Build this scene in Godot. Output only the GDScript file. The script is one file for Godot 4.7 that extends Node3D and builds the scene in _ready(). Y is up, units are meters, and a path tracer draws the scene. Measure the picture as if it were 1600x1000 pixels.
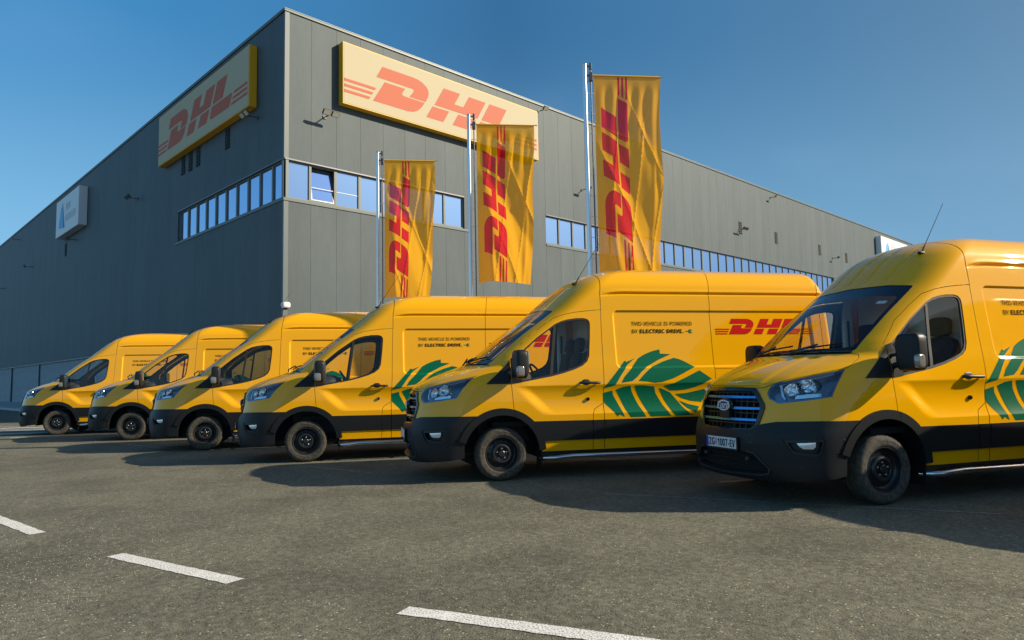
extends Node3D
# A row of yellow delivery vans parked in front of a grey logistics hall with banners and wall signs.

# ---------------------------------------------------------------- camera and light
const CAM_PITCH := 4.8185
const CAM_ROLL := 1.1368
const CAM_H := 1.3064
const CAM_FOV := 49.0
const SUN_ELEVATION := 29.4
const SUN_AZIMUTH := 93.0        # degrees clockwise from straight ahead: due right
const SUN_ENERGY := 1.08
const EXPOSURE := 2.0

var M := {}
var rng := RandomNumberGenerator.new()
var used := {}

# ---------------------------------------------------------------- naming
func numbered(called: String) -> String:
	if not used.has(called):
		used[called] = 0
		return called
	used[called] += 1
	return "%s_%03d" % [called, used[called]]

func tag(o: Node, label: String, category: String, group := "", kind := "") -> Node:
	if label != "": o.set_meta("label", label)
	if category != "": o.set_meta("category", category)
	if group != "": o.set_meta("group", group)
	if kind != "": o.set_meta("kind", kind)
	return o

func thing(called: String, label: String, category: String, at := Vector3.ZERO, turn := 0.0, group := "") -> Node3D:
	var o := Node3D.new()
	o.name = numbered(called)
	add_child(o)
	o.position = at
	o.rotation.y = turn
	tag(o, label, category, group)
	return o

func part(called: String, mesh: Mesh, mat: Material, parent: Node = self) -> MeshInstance3D:
	var o := MeshInstance3D.new()
	o.mesh = mesh
	o.material_override = mat
	if parent == self:
		o.name = numbered(called)
		add_child(o)
	else:
		var n := called
		var k := 0
		while parent.has_node(NodePath(n)):
			k += 1
			n = "%s_%03d" % [called, k]
		o.name = n
		parent.add_child(o)
	return o

func group_part(called: String, parent: Node, at := Vector3.ZERO) -> Node3D:
	var o := Node3D.new()
	var n := called
	var k := 0
	while parent.has_node(NodePath(n)):
		k += 1
		n = "%s_%03d" % [called, k]
	o.name = n
	parent.add_child(o)
	o.position = at
	return o

# ---------------------------------------------------------------- mesh builder
class MB:
	var v := PackedVector3Array()
	var n := PackedVector3Array()
	var u := PackedVector2Array()
	func tri(a: Vector3, b: Vector3, c: Vector3, na: Vector3, nb: Vector3, nc: Vector3) -> void:
		var g := (b - a).cross(c - a)
		if g.dot(na + nb + nc) > 0.0:
			v.append(a); v.append(c); v.append(b)
			n.append(na); n.append(nc); n.append(nb)
		else:
			v.append(a); v.append(b); v.append(c)
			n.append(na); n.append(nb); n.append(nc)
	func flat(a: Vector3, b: Vector3, c: Vector3, out: Vector3) -> void:
		var g := (b - a).cross(c - a)
		if g.length_squared() < 1e-16: return
		g = g.normalized()
		if g.dot(out) < 0.0: g = -g
		tri(a, b, c, g, g, g)
	func quad(a: Vector3, b: Vector3, c: Vector3, d: Vector3, out: Vector3) -> void:
		flat(a, b, c, out); flat(a, c, d, out)
	func quads(a: Vector3, b: Vector3, c: Vector3, d: Vector3, na: Vector3, nb: Vector3, nc: Vector3, nd: Vector3) -> void:
		tri(a, b, c, na, nb, nc); tri(a, c, d, na, nc, nd)
	func box(c: Vector3, s: Vector3, bev := 0.0, b := Basis()) -> void:
		var h := s * 0.5
		var e: float = minf(bev, minf(h.x, minf(h.y, h.z)) * 0.9)
		for ax in 3:
			for sg in [-1.0, 1.0]:
				var nn := Vector3.ZERO; nn[ax] = sg
				var i := (ax + 1) % 3
				var j := (ax + 2) % 3
				var q: Array[Vector3] = []
				for st in [[-1.0, -1.0], [1.0, -1.0], [1.0, 1.0], [-1.0, 1.0]]:
					var p := Vector3.ZERO
					p[ax] = sg * h[ax]; p[i] = st[0] * (h[i] - e); p[j] = st[1] * (h[j] - e)
					q.append(c + b * p)
				quad(q[0], q[1], q[2], q[3], b * nn)
		if e <= 0.0: return
		for ax in 3:      # bevelled edges along axis ax
			var i := (ax + 1) % 3
			var j := (ax + 2) % 3
			for si in [-1.0, 1.0]:
				for sj in [-1.0, 1.0]:
					var p0 := Vector3.ZERO; var p1 := Vector3.ZERO
					p0[i] = si * h[i]; p0[j] = sj * (h[j] - e)
					p1[i] = si * (h[i] - e); p1[j] = sj * h[j]
					var a0 := p0; var a1 := p0; var b0 := p1; var b1 := p1
					a0[ax] = -(h[ax] - e); a1[ax] = h[ax] - e; b0[ax] = a0[ax]; b1[ax] = a1[ax]
					var ni := Vector3.ZERO; ni[i] = si
					var nj := Vector3.ZERO; nj[j] = sj
					ni = b * ni; nj = b * nj
					quads(c + b * a0, c + b * a1, c + b * b1, c + b * b0, ni, ni, nj, nj)
		for sx in [-1.0, 1.0]:
			for sy in [-1.0, 1.0]:
				for sz in [-1.0, 1.0]:
					var s3 := Vector3(sx, sy, sz)
					flat(c + b * (s3 * Vector3(h.x, h.y - e, h.z - e)), c + b * (s3 * Vector3(h.x - e, h.y, h.z - e)), c + b * (s3 * Vector3(h.x - e, h.y - e, h.z)), b * s3)
	# surface of revolution about local z: profile of (radius, z)
	func lathe(prof: Array, seg: int, at := Vector3.ZERO, b := Basis(), wob := 0.0, wob_from := 0.0) -> void:
		var m := prof.size()
		for k in m - 1:
			var p: Vector2 = prof[k]
			var q: Vector2 = prof[k + 1]
			var d := q - p
			if d.length() < 1e-7: continue
			var nr := Vector2(-d.y, d.x).normalized()
			for i in seg:
				var t0 := TAU * i / seg
				var t1 := TAU * (i + 1) / seg
				var w0 := 0.0
				var w1 := 0.0
				if wob > 0.0:
					w0 = wob * float(i % 2); w1 = wob * float((i + 1) % 2)
				var rp0 := p.x - (w0 if p.x > wob_from else 0.0)
				var rq0 := q.x - (w0 if q.x > wob_from else 0.0)
				var rp1 := p.x - (w1 if p.x > wob_from else 0.0)
				var rq1 := q.x - (w1 if q.x > wob_from else 0.0)
				var c0 := Vector3(cos(t0), sin(t0), 0.0)
				var c1 := Vector3(cos(t1), sin(t1), 0.0)
				var z := Vector3(0, 0, 1)
				var n0 := b * (c0 * nr.x + z * nr.y)
				var n1 := b * (c1 * nr.x + z * nr.y)
				quads(at + b * (c0 * rp0 + z * p.y), at + b * (c1 * rp1 + z * p.y), at + b * (c1 * rq1 + z * q.y), at + b * (c0 * rq0 + z * q.y), n0, n1, n1, n0)
	func tube(pts: Array, r: float, seg := 10, r1 := -1.0, caps := true) -> void:
		var m := pts.size()
		if r1 < 0.0: r1 = r
		var rings: Array = []
		var norms: Array = []
		var up := Vector3(0.123, 0.97, 0.21).normalized()
		for i in m:
			var p: Vector3 = pts[i]
			var d: Vector3 = (pts[mini(i + 1, m - 1)] - pts[maxi(i - 1, 0)]).normalized()
			var s := d.cross(up)
			if s.length() < 0.05: s = d.cross(Vector3(1, 0, 0))
			s = s.normalized()
			var t := d.cross(s)
			var rr := lerpf(r, r1, float(i) / maxf(1.0, m - 1.0))
			var ring := PackedVector3Array(); var nn := PackedVector3Array()
			for k in seg:
				var a := TAU * k / seg
				var o := s * cos(a) + t * sin(a)
				ring.append(p + o * rr); nn.append(o)
			rings.append(ring); norms.append(nn)
		for i in m - 1:
			for k in seg:
				var l := (k + 1) % seg
				quads(rings[i][k], rings[i][l], rings[i + 1][l], rings[i + 1][k], norms[i][k], norms[i][l], norms[i + 1][l], norms[i + 1][k])
		if caps:
			for e in [0, m - 1]:
				var d: Vector3 = (pts[1] - pts[0]) if e == 0 else (pts[m - 1] - pts[m - 2])
				if e == 0: d = -d
				for k in range(1, seg - 1):
					flat(rings[e][0], rings[e][k], rings[e][k + 1], d)
	# superellipsoid: a box with soft round edges
	func pillow(c: Vector3, s: Vector3, ex := 0.35, nu := 20, nv := 12, b := Basis()) -> void:
		var pp: Array = []
		var h := s * 0.5
		for j in nv + 1:
			var row := PackedVector3Array()
			var ph := -PI / 2 + PI * j / nv
			for i in nu + 1:
				var th := TAU * i / nu
				var cp := _sp(cos(ph), ex); var sp := _sp(sin(ph), ex)
				row.append(Vector3(h.x * cp * _sp(cos(th), ex), h.y * sp, h.z * cp * _sp(sin(th), ex)))
			pp.append(row)
		var pn: Array = []
		for j in nv + 1:
			var row := PackedVector3Array()
			for i in nu + 1:
				var p: Vector3 = pp[j][i]
				var k := 2.0 / ex - 1.0
				var g := Vector3(_sp(p.x / h.x, k) / h.x, _sp(p.y / h.y, k) / h.y, _sp(p.z / h.z, k) / h.z)
				row.append((b * g).normalized() if g.length() > 1e-9 else b * Vector3(0, signf(p.y), 0))
			pn.append(row)
		for j in nv:
			for i in nu:
				quads(c + b * pp[j][i], c + b * pp[j][i + 1], c + b * pp[j + 1][i + 1], c + b * pp[j + 1][i], pn[j][i], pn[j][i + 1], pn[j + 1][i + 1], pn[j + 1][i])
	func _sp(x: float, e: float) -> float:
		return signf(x) * pow(absf(x), e)
	# a flat polygon in the plane o + x*ax + y*ay, thickness t along the normal
	func plate(poly: PackedVector2Array, o: Vector3, ax: Vector3, ay: Vector3, t := 0.0) -> void:
		var nn := ax.cross(ay).normalized()
		var idx := Geometry2D.triangulate_polygon(poly)
		for k in range(0, idx.size(), 3):
			var q: Array[Vector3] = []
			for e in 3:
				var p: Vector2 = poly[idx[k + e]]
				q.append(o + ax * p.x + ay * p.y)
			flat(q[0] + nn * t, q[1] + nn * t, q[2] + nn * t, nn)
		if t > 0.0:
			var m := poly.size()
			var cw := Geometry2D.is_polygon_clockwise(poly)
			for i in m:
				var p: Vector2 = poly[i]
				var q2: Vector2 = poly[(i + 1) % m]
				var a := o + ax * p.x + ay * p.y
				var bb := o + ax * q2.x + ay * q2.y
				var dd := q2 - p
				var on := Vector2(dd.y, -dd.x) * (-1.0 if cw else 1.0)
				quad(a, bb, bb + nn * t, a + nn * t, ax * on.x + ay * on.y)
	func mesh() -> ArrayMesh:
		var am := ArrayMesh.new()
		if v.size() == 0: return am
		var a := []
		a.resize(Mesh.ARRAY_MAX)
		a[Mesh.ARRAY_VERTEX] = v
		a[Mesh.ARRAY_NORMAL] = n
		if u.size() == v.size(): a[Mesh.ARRAY_TEX_UV] = u
		am.add_surface_from_arrays(Mesh.PRIMITIVE_TRIANGLES, a)
		return am

# ---------------------------------------------------------------- charts: a curved surface cut along flat outlines
class Chart:
	var cx := PackedFloat32Array()
	var cy := PackedFloat32Array()
	var gp := {}
	var gn := {}
	func pos(c: float, y: float) -> Vector3:
		return Vector3(c, y, 0)
	func nrm(c: float, y: float) -> Vector3:
		var e := 0.003
		var du := pos(c + e, y) - pos(c - e, y)
		var dv := pos(c, y + e) - pos(c, y - e)
		return du.cross(dv).normalized()
	func node(i: int, j: int) -> int:
		var k := i * 4096 + j
		if not gp.has(k):
			gp[k] = pos(cx[i], cy[j])
			gn[k] = nrm(cx[i], cy[j])
		return k
	# lifts the area inside `inc` and outside `exc` on to the surface
	func lift(mb: MB, inc: PackedVector2Array, exc: Array = [], off := 0.0, left := true, right := true) -> void:
		var r := Rect2(inc[0], Vector2.ZERO)
		for p in inc: r = r.expand(p)
		var i0 := maxi(0, cx.bsearch(r.position.x) - 1)
		var i1 := mini(cx.size() - 2, cx.bsearch(r.end.x))
		var j0 := maxi(0, cy.bsearch(r.position.y) - 1)
		var j1 := mini(cy.size() - 2, cy.bsearch(r.end.y))
		var polys: Array = [inc]
		var live: Array = []
		for e in exc:
			var re := Rect2(e[0], Vector2.ZERO)
			for p in e: re = re.expand(p)
			if re.intersects(r):
				polys.append(e); live.append(e)
		var touched := {}
		for pl in polys:
			var m: int = pl.size()
			for k in m:
				var a: Vector2 = pl[k]
				var b: Vector2 = pl[(k + 1) % m]
				var steps := maxi(1, int(ceil(a.distance_to(b) / 0.0025)))
				for s in steps + 1:
					var p := a.lerp(b, float(s) / steps)
					var ii := cx.bsearch(p.x) - 1
					var jj := cy.bsearch(p.y) - 1
					for di in 2:
						for dj in 2:
							# both neighbours when the point sits right on a grid line
							var i2 := ii + di
							var j2 := jj + dj
							if di == 1 and (i2 >= cx.size() or absf(cx[i2] - p.x) > 0.0026): continue
							if dj == 1 and (j2 >= cy.size() or absf(cy[j2] - p.y) > 0.0026): continue
							touched[i2 * 4096 + j2] = true
		for i in range(i0, i1 + 1):
			for j in range(j0, j1 + 1):
				var x0 := cx[i]; var x1 := cx[i + 1]; var y0 := cy[j]; var y1 := cy[j + 1]
				if not touched.has(i * 4096 + j):
					var mid := Vector2((x0 + x1) * 0.5, (y0 + y1) * 0.5)
					var w := Vector2(x1 - x0, y1 - y0)
					if not within(mid, w, inc): continue
					var inside := true
					for e in live:
						if within(mid, w, e):
							inside = false
							break
					if not inside: continue
					var k := [node(i, j), node(i + 1, j), node(i + 1, j + 1), node(i, j + 1)]
					_put(mb, [gp[k[0]], gp[k[1]], gp[k[2]]], [gn[k[0]], gn[k[1]], gn[k[2]]], off, left, right)
					_put(mb, [gp[k[0]], gp[k[2]], gp[k[3]]], [gn[k[0]], gn[k[2]], gn[k[3]]], off, left, right)
					continue
				var cell := PackedVector2Array([Vector2(x0, y0), Vector2(x1, y0), Vector2(x1, y1), Vector2(x0, y1)])
				var pieces: Array = Geometry2D.intersect_polygons(cell, inc)
				for e in live:
					var next: Array = []
					for pc in pieces:
						for q in Geometry2D.clip_polygons(pc, e):
							next.append(q)
					pieces = next
				for pc in pieces:
					var idx := Geometry2D.triangulate_polygon(pc)
					if idx.is_empty(): continue
					var pp: Array = []
					var nn: Array = []
					for p in pc:
						pp.append(pos(p.x, p.y)); nn.append(nrm(p.x, p.y))
					for t in range(0, idx.size(), 3):
						_put(mb, [pp[idx[t]], pp[idx[t + 1]], pp[idx[t + 2]]], [nn[idx[t]], nn[idx[t + 1]], nn[idx[t + 2]]], off, left, right)
	func _put(mb: MB, p: Array, q: Array, off: float, left: bool, right: bool) -> void:
		var a: Vector3 = p[0] + q[0] * off
		var b: Vector3 = p[1] + q[1] * off
		var c: Vector3 = p[2] + q[2] * off
		if left: mb.tri(a, b, c, q[0], q[1], q[2])
		if right:
			var f := Vector3(1, 1, -1)
			mb.tri(a * f, b * f, c * f, q[0] * f, q[1] * f, q[2] * f)
	func within(p: Vector2, w: Vector2, poly: PackedVector2Array) -> bool:
		# three votes, since a single ray may graze a corner
		var a := Geometry2D.is_point_in_polygon(p, poly)
		var b := Geometry2D.is_point_in_polygon(p + Vector2(w.x * 0.213, w.y * 0.171), poly)
		if a == b: return a
		return Geometry2D.is_point_in_polygon(p - Vector2(w.x * 0.127, w.y * 0.233), poly)
	# wall along an outline from one height above the surface to another
	func rim(mb: MB, poly: PackedVector2Array, o0: float, o1: float, left := true, right := true, skip_centre := true) -> void:
		var m := poly.size()
		var cw := Geometry2D.is_polygon_clockwise(poly)
		for k in m:
			var a := poly[k]
			var b := poly[(k + 1) % m]
			if a.distance_to(b) < 1e-5: continue
			var pa := pos(a.x, a.y); var pb := pos(b.x, b.y)
			if skip_centre and absf(pa.z) < 0.004 and absf(pb.z) < 0.004: continue
			var na := nrm(a.x, a.y); var nb := nrm(b.x, b.y)
			var e := (pb - pa)
			var out := e.cross(na).normalized()
			if cw: out = -out
			var q := [pa + na * o0, pb + nb * o0, pb + nb * o1, pa + na * o1]
			if left: mb.quad(q[0], q[1], q[2], q[3], out)
			if right:
				var f := Vector3(1, 1, -1)
				mb.quad(q[0] * f, q[1] * f, q[2] * f, q[3] * f, out * f)

static func grid(parts: Array) -> PackedFloat32Array:
	# [[from, to, step], ...] joined and sorted
	var s := {}
	for g in parts:
		var k := int(round((g[1] - g[0]) / g[2]))
		for i in k + 1: s[snappedf(lerpf(g[0], g[1], float(i) / maxf(1, k)), 0.0001)] = true
	var l := s.keys()
	l.sort()
	var r := PackedFloat32Array()
	for x in l:
		if r.size() == 0 or x - r[r.size() - 1] > 0.0035: r.append(x)
	return r

static func pchip(t: Array, lo: float, hi: float, n: int) -> PackedFloat32Array:
	var m := t.size()
	var h := PackedFloat64Array(); var dl := PackedFloat64Array(); var s := PackedFloat64Array()
	for i in m - 1:
		h.append(t[i + 1].x - t[i].x); dl.append((t[i + 1].y - t[i].y) / (t[i + 1].x - t[i].x))
	s.resize(m)
	s[0] = dl[0]; s[m - 1] = dl[m - 2]
	for i in range(1, m - 1):
		if dl[i - 1] * dl[i] > 0.0:
			var w1 := 2 * h[i] + h[i - 1]
			var w2 := h[i] + 2 * h[i - 1]
			s[i] = (w1 + w2) / (w1 / dl[i - 1] + w2 / dl[i])
	var r := PackedFloat32Array()
	var k := 0
	for i in n:
		var q := lerpf(lo, hi, float(i) / (n - 1))
		while k < m - 2 and q > t[k + 1].x: k += 1
		var u := clampf((q - t[k].x) / h[k], 0, 1)
		r.append(t[k].y * (1 + 2 * u) * (1 - u) * (1 - u) + h[k] * s[k] * u * (1 - u) * (1 - u) + t[k + 1].y * u * u * (3 - 2 * u) + h[k] * s[k + 1] * u * u * (u - 1))
	return r

# ---------------------------------------------------------------- the van's skin
# x runs back from the front axle, y up, z to the van's left. A level cut through the skin at height y starts at the
# nose (z = 0), runs round the corner and back along the side; c measures along that cut, so that c = x on the side.
class VanSkin extends Chart:
	var tx: PackedFloat32Array
	var tw: PackedFloat32Array
	var td: PackedFloat32Array
	const LO := 0.18
	const HI := 2.908
	const NS := 2.3
	const TAIL := 5.06
	const RC := 0.09
	func tab(t: PackedFloat32Array, y: float) -> float:
		var f := clampf((y - LO) / (HI - LO), 0.0, 1.0) * (t.size() - 1)
		var i := mini(int(f), t.size() - 2)
		return lerpf(t[i], t[i + 1], f - i)
	func w(y: float) -> float: return tab(tw, y)
	func nose(y: float) -> float: return tab(tx, y)
	func corner(y: float) -> float: return tab(tx, y) + tab(td, y)
	func ss(a: float, b: float, x: float) -> float:
		var t := clampf((x - a) / (b - a), 0.0, 1.0)
		return t * t * (3.0 - 2.0 * t)
	func rrect(x: float, y: float, x0: float, x1: float, y0: float, y1: float, r: float) -> float:
		var q := Vector2(absf(x - (x0 + x1) * 0.5) - (x1 - x0) * 0.5 + r, absf(y - (y0 + y1) * 0.5) - (y1 - y0) * 0.5 + r)
		return Vector2(maxf(q.x, 0), maxf(q.y, 0)).length() + minf(maxf(q.x, q.y), 0.0) - r
	func dent(x: float, y: float) -> float:
		var d := 0.0
		# hollow along the lower side, starting behind a slanting edge on the door
		if y < 1.21 and y > 0.83:
			var u := (1.21 - y) / 0.38
			var line := 0.27 + (1.14 - y) * 1.0
			d -= 0.040 * (1.0 - (2.0 * u - 1.0) * (2.0 * u - 1.0)) * ss(line - 0.05, line + 0.17, x) * (1.0 - ss(4.6, 5.0, x))
		# long sunk panel
		if x > 1.5 and x < 4.8 and y > 1.35 and y < 2.32:
			d -= 0.020 * (1.0 - ss(-0.014, 0.006, rrect(x, y, 1.625, 4.74, 1.430, 2.225, 0.075)))
		# gutter line under the roof
		if x > 1.35 and y > 2.36 and y < 2.56:
			var gy := 2.472 - 0.30 * pow(maxf(0.0, 1.82 - x), 2.0)
			var k := ss(1.42, 1.72, x)
			d -= k * 0.030 * exp(-pow((y - gy) / 0.013, 2.0))
			d += k * 0.006 * exp(-pow((y - gy - 0.035) / 0.02, 2.0))
		return d
	func pos(c: float, y: float) -> Vector3:
		y = clampf(y, LO, HI)
		var ww := tab(tw, y)
		var x0 := tab(tx, y)
		var d := tab(td, y)
		var xk := x0 + d
		var xr := TAIL - 0.10 * ss(2.3, 2.88, y)
		if c >= xk:
			if c <= xr - RC:
				return Vector3(c, y, ww + dent(c, y))
			var t := minf((c - (xr - RC)) / RC, PI / 2)
			return Vector3(xr - RC + RC * sin(t), y, ww + dent(c, y) - RC * (1.0 - cos(t)))
		var a := clampf((1.0 - (xk - c) / (d + ww)), 0.0, 1.0) * PI / 2
		var x := x0 + d * (1.0 - pow(maxf(cos(a), 0.0), 2.0 / NS))
		var z := ww * pow(maxf(sin(a), 0.0), 2.0 / NS)
		var up := 0.0
		if y > 1.17 and y < 1.53:      # raised middle of the bonnet and its creases
			var k := ss(1.17, 1.21, y) * (1.0 - ss(1.50, 1.53, y))
			x -= k * (0.028 * (1.0 - ss(0.40, 0.47, z)) + 0.012 * (1.0 - ss(0.60, 0.66, z)))
		if y > 2.29 and y < 2.80:      # swages in the roof above the windscreen
			var k2 := ss(2.29, 2.36, y) * (1.0 - ss(2.72, 2.80, y))
			x += k2 * 0.020 * (exp(-pow((z - 0.40) / 0.018, 2.0)) + exp(-pow((z - 0.12) / 0.018, 2.0)))
		if x > 0.15: z += dent(x, y) * ss(xk - 0.3, xk, x)
		return Vector3(x, y, z)
	func nrm(c: float, y: float) -> Vector3:
		var e := 0.0035
		var ye := minf(e, maxf(0.0006, (HI - y) * 0.4))
		var du := pos(c + e, y) - pos(c - e, y)
		var dv := pos(c, minf(y + ye, HI)) - pos(c, y - ye)
		var n := du.cross(dv)
		if n.length_squared() < 1e-18: return Vector3(0, 1, 0)
		n = n.normalized()
		if pos(c, y).z < 0.006 and c < 0.5 * (nose(y) + corner(y)):
			n.z = 0.0
			n = n.normalized()
		if y > HI - 0.0015: return Vector3(0, 1, 0)
		return n
	func cz(z: float, y: float) -> float:
		var ww := tab(tw, y)
		var a := asin(clampf(pow(clampf(z / ww, 0.0, 1.0), NS / 2.0), 0.0, 1.0))
		return corner(y) - (1.0 - 2.0 * a / PI) * (tab(td, y) + ww)
	func cxx(x: float, y: float) -> float:
		var xk := corner(y)
		if x >= xk: return x
		var ca := pow(clampf(1.0 - (x - nose(y)) / tab(td, y), 0.0, 1.0), NS / 2.0)
		return xk - (1.0 - 2.0 * acos(clampf(ca, 0.0, 1.0)) / PI) * (tab(td, y) + tab(tw, y))
	# outline from points tagged "x", "z" or "c"
	func outline(spec: Array, closed := true) -> PackedVector2Array:
		var r := PackedVector2Array()
		var m := spec.size()
		for k in m if closed else m - 1:
			var a: Array = spec[k]
			var b: Array = spec[(k + 1) % m]
			var pa := conv(a); var pb := conv(b)
			var steps := maxi(1, int(ceil(pa.distance_to(pb) / 0.05)))
			for s in steps:
				var t := float(s) / steps
				if a[0] == b[0]: r.append(conv([a[0], lerpf(a[1], b[1], t), lerpf(a[2], b[2], t)]))
				else: r.append(pa.lerp(pb, t))
		if not closed: r.append(conv(spec[m - 1]))
		return r
	func conv(p: Array) -> Vector2:
		if p[0] == "x": return Vector2(cxx(p[1], p[2]), p[2])
		if p[0] == "z": return Vector2(cz(p[1], p[2]), p[2])
		return Vector2(p[1], p[2])
	func arc(x: float, y: float, r: float, a0: float, a1: float, n: int) -> Array:
		var o: Array = []
		for i in n + 1:
			var a := deg_to_rad(lerpf(a0, a1, float(i) / n))
			o.append(["x", x + r * cos(a), y + r * sin(a)])
		return o

func inset(poly: PackedVector2Array, d: float) -> PackedVector2Array:
	var best := PackedVector2Array()
	for q in Geometry2D.offset_polygon(poly, -d, Geometry2D.JOIN_ROUND):
		if q.size() > best.size(): best = q
	return best

func make_skin() -> VanSkin:
	var s := VanSkin.new()
	s.tx = pchip([Vector2(.18, -1.0), Vector2(.24, -1.09), Vector2(.32, -1.135), Vector2(.45, -1.155), Vector2(.60, -1.16), Vector2(.70, -1.15), Vector2(.80, -1.125), Vector2(1.0, -1.10), Vector2(1.12, -1.075), Vector2(1.19, -1.03), Vector2(1.25, -.95), Vector2(1.31, -.84), Vector2(1.37, -.70), Vector2(1.43, -.53), Vector2(1.48, -.375), Vector2(1.52, -.29), Vector2(1.56, -.235), Vector2(1.88, .165), Vector2(2.143, .52), Vector2(2.25, .66), Vector2(2.40, .84), Vector2(2.548, 1.02), Vector2(2.678, 1.20), Vector2(2.792, 1.45), Vector2(2.849, 1.68), Vector2(2.884, 2.0), Vector2(2.901, 2.4), Vector2(2.908, 2.8)], s.LO, s.HI, 2001)
	s.tw = pchip([Vector2(.18, .96), Vector2(.3, .985), Vector2(.45, 1.0), Vector2(.6, 1.015), Vector2(.75, 1.025), Vector2(1.0, 1.03), Vector2(1.2, 1.02), Vector2(1.4, 1.0), Vector2(1.6, .968), Vector2(1.8, .94), Vector2(2.0, .913), Vector2(2.2, .885), Vector2(2.45, .85), Vector2(2.569, .825), Vector2(2.678, .77), Vector2(2.759, .69), Vector2(2.816, .59), Vector2(2.849, .49), Vector2(2.879, .36), Vector2(2.896, .22), Vector2(2.908, .02)], s.LO, s.HI, 2001)
	s.td = pchip([Vector2(.18, .52), Vector2(.5, .62), Vector2(.8, .7), Vector2(1.0, .82), Vector2(1.2, .95), Vector2(1.3, .95), Vector2(1.4, .85), Vector2(1.48, .68), Vector2(1.54, .56), Vector2(1.65, .48), Vector2(2.0, .45), Vector2(2.3, .45), Vector2(2.613, .45), Vector2(2.851, .4), Vector2(2.908, .3)], s.LO, s.HI, 2001)
	s.cx = grid([[-2.3, 1.7, 0.036], [1.7, 5.0, 0.075], [1.58, 1.70, 0.011], [4.68, 4.78, 0.011], [4.95, 5.16, 0.02], [-0.7, 0.9, 0.03]])
	s.cy = grid([[0.18, 1.1, 0.03], [0.80, 0.88, 0.012], [1.1, 1.56, 0.011], [1.56, 2.42, 0.036], [2.19, 2.25, 0.008], [2.40, 2.53, 0.0075], [2.53, 2.79, 0.018], [2.79, 2.872, 0.008], [2.872, 2.9042, 0.0046]])
	s.cy.append(2.9079)
	return s

# letters of the wall sign, the vans and the banners; x in letter heights
func pv(l: Array) -> PackedVector2Array:
	var r := PackedVector2Array()
	for k in range(0, l.size(), 2): r.append(Vector2(l[k], l[k + 1]))
	return r

func logo_shapes() -> Array:
	var out: Array = []
	out.append(pv([.295, 1.0, 1.30, 1.0, 1.47, .985, 1.62, .94, 1.74, .87, 1.81, .78, 1.83, .68, 1.80, .57, 1.72, .42, 1.17, .42, 1.31, .60, 1.325, .635, 1.31, .66, 1.27, .67, .11, .67]))
	out.append(pv([.37, .60, 1.03, .60, .93, .46, .925, .42, .95, .395, 1.0, .385, 1.69, .385, 1.58, .23, 1.46, .11, 1.30, .03, 1.10, .0, .0, .0]))
	out.append(pv([2.37, 1.0, 2.98, 1.0, 2.76, .63, 3.10, .63, 3.32, 1.0, 3.98, 1.0, 3.64, .42, 2.03, .42]))
	out.append(pv([1.96, .36, 2.56, .36, 2.34, .0, 1.74, .0]))
	out.append(pv([2.90, .36, 3.58, .36, 3.36, .0, 2.68, .0]))
	out.append(pv([4.14, 1.0, 4.86, 1.0, 4.52, .42, 3.80, .42]))
	out.append(pv([3.76, .36, 5.22, .36, 5.0, .0, 3.72, .0, 3.64, .03, 3.61, .09, 3.64, .16]))
	return out

func logo_stripes(x_from: float, x_to: float) -> Array:
	var out: Array = []
	for k in 3:
		var y0 := 0.0 + k * 0.145
		var y1 := y0 + 0.075
		out.append(PackedVector2Array([Vector2(x_from, y0), Vector2(-0.12 + y0 * .6, y0), Vector2(-0.12 + y1 * .6, y1), Vector2(x_from, y1)]))
		out.append(PackedVector2Array([Vector2(5.12 + y0 * .6, y0), Vector2(x_to, y0), Vector2(x_to, y1), Vector2(5.12 + y1 * .6, y1)]))
	return out

func lettering(words: String, size: float, bold: bool, depth := 0.003) -> TextMesh:
	var t := TextMesh.new()
	var f := SystemFont.new()
	f.font_names = PackedStringArray(["Droid Sans"])
	f.font_weight = 700 if bold else 400
	t.font = f
	t.text = words
	t.font_size = 64
	t.pixel_size = size / 64.0
	t.depth = depth
	t.horizontal_alignment = HORIZONTAL_ALIGNMENT_LEFT
	t.curve_step = 3.0
	return t

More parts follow.
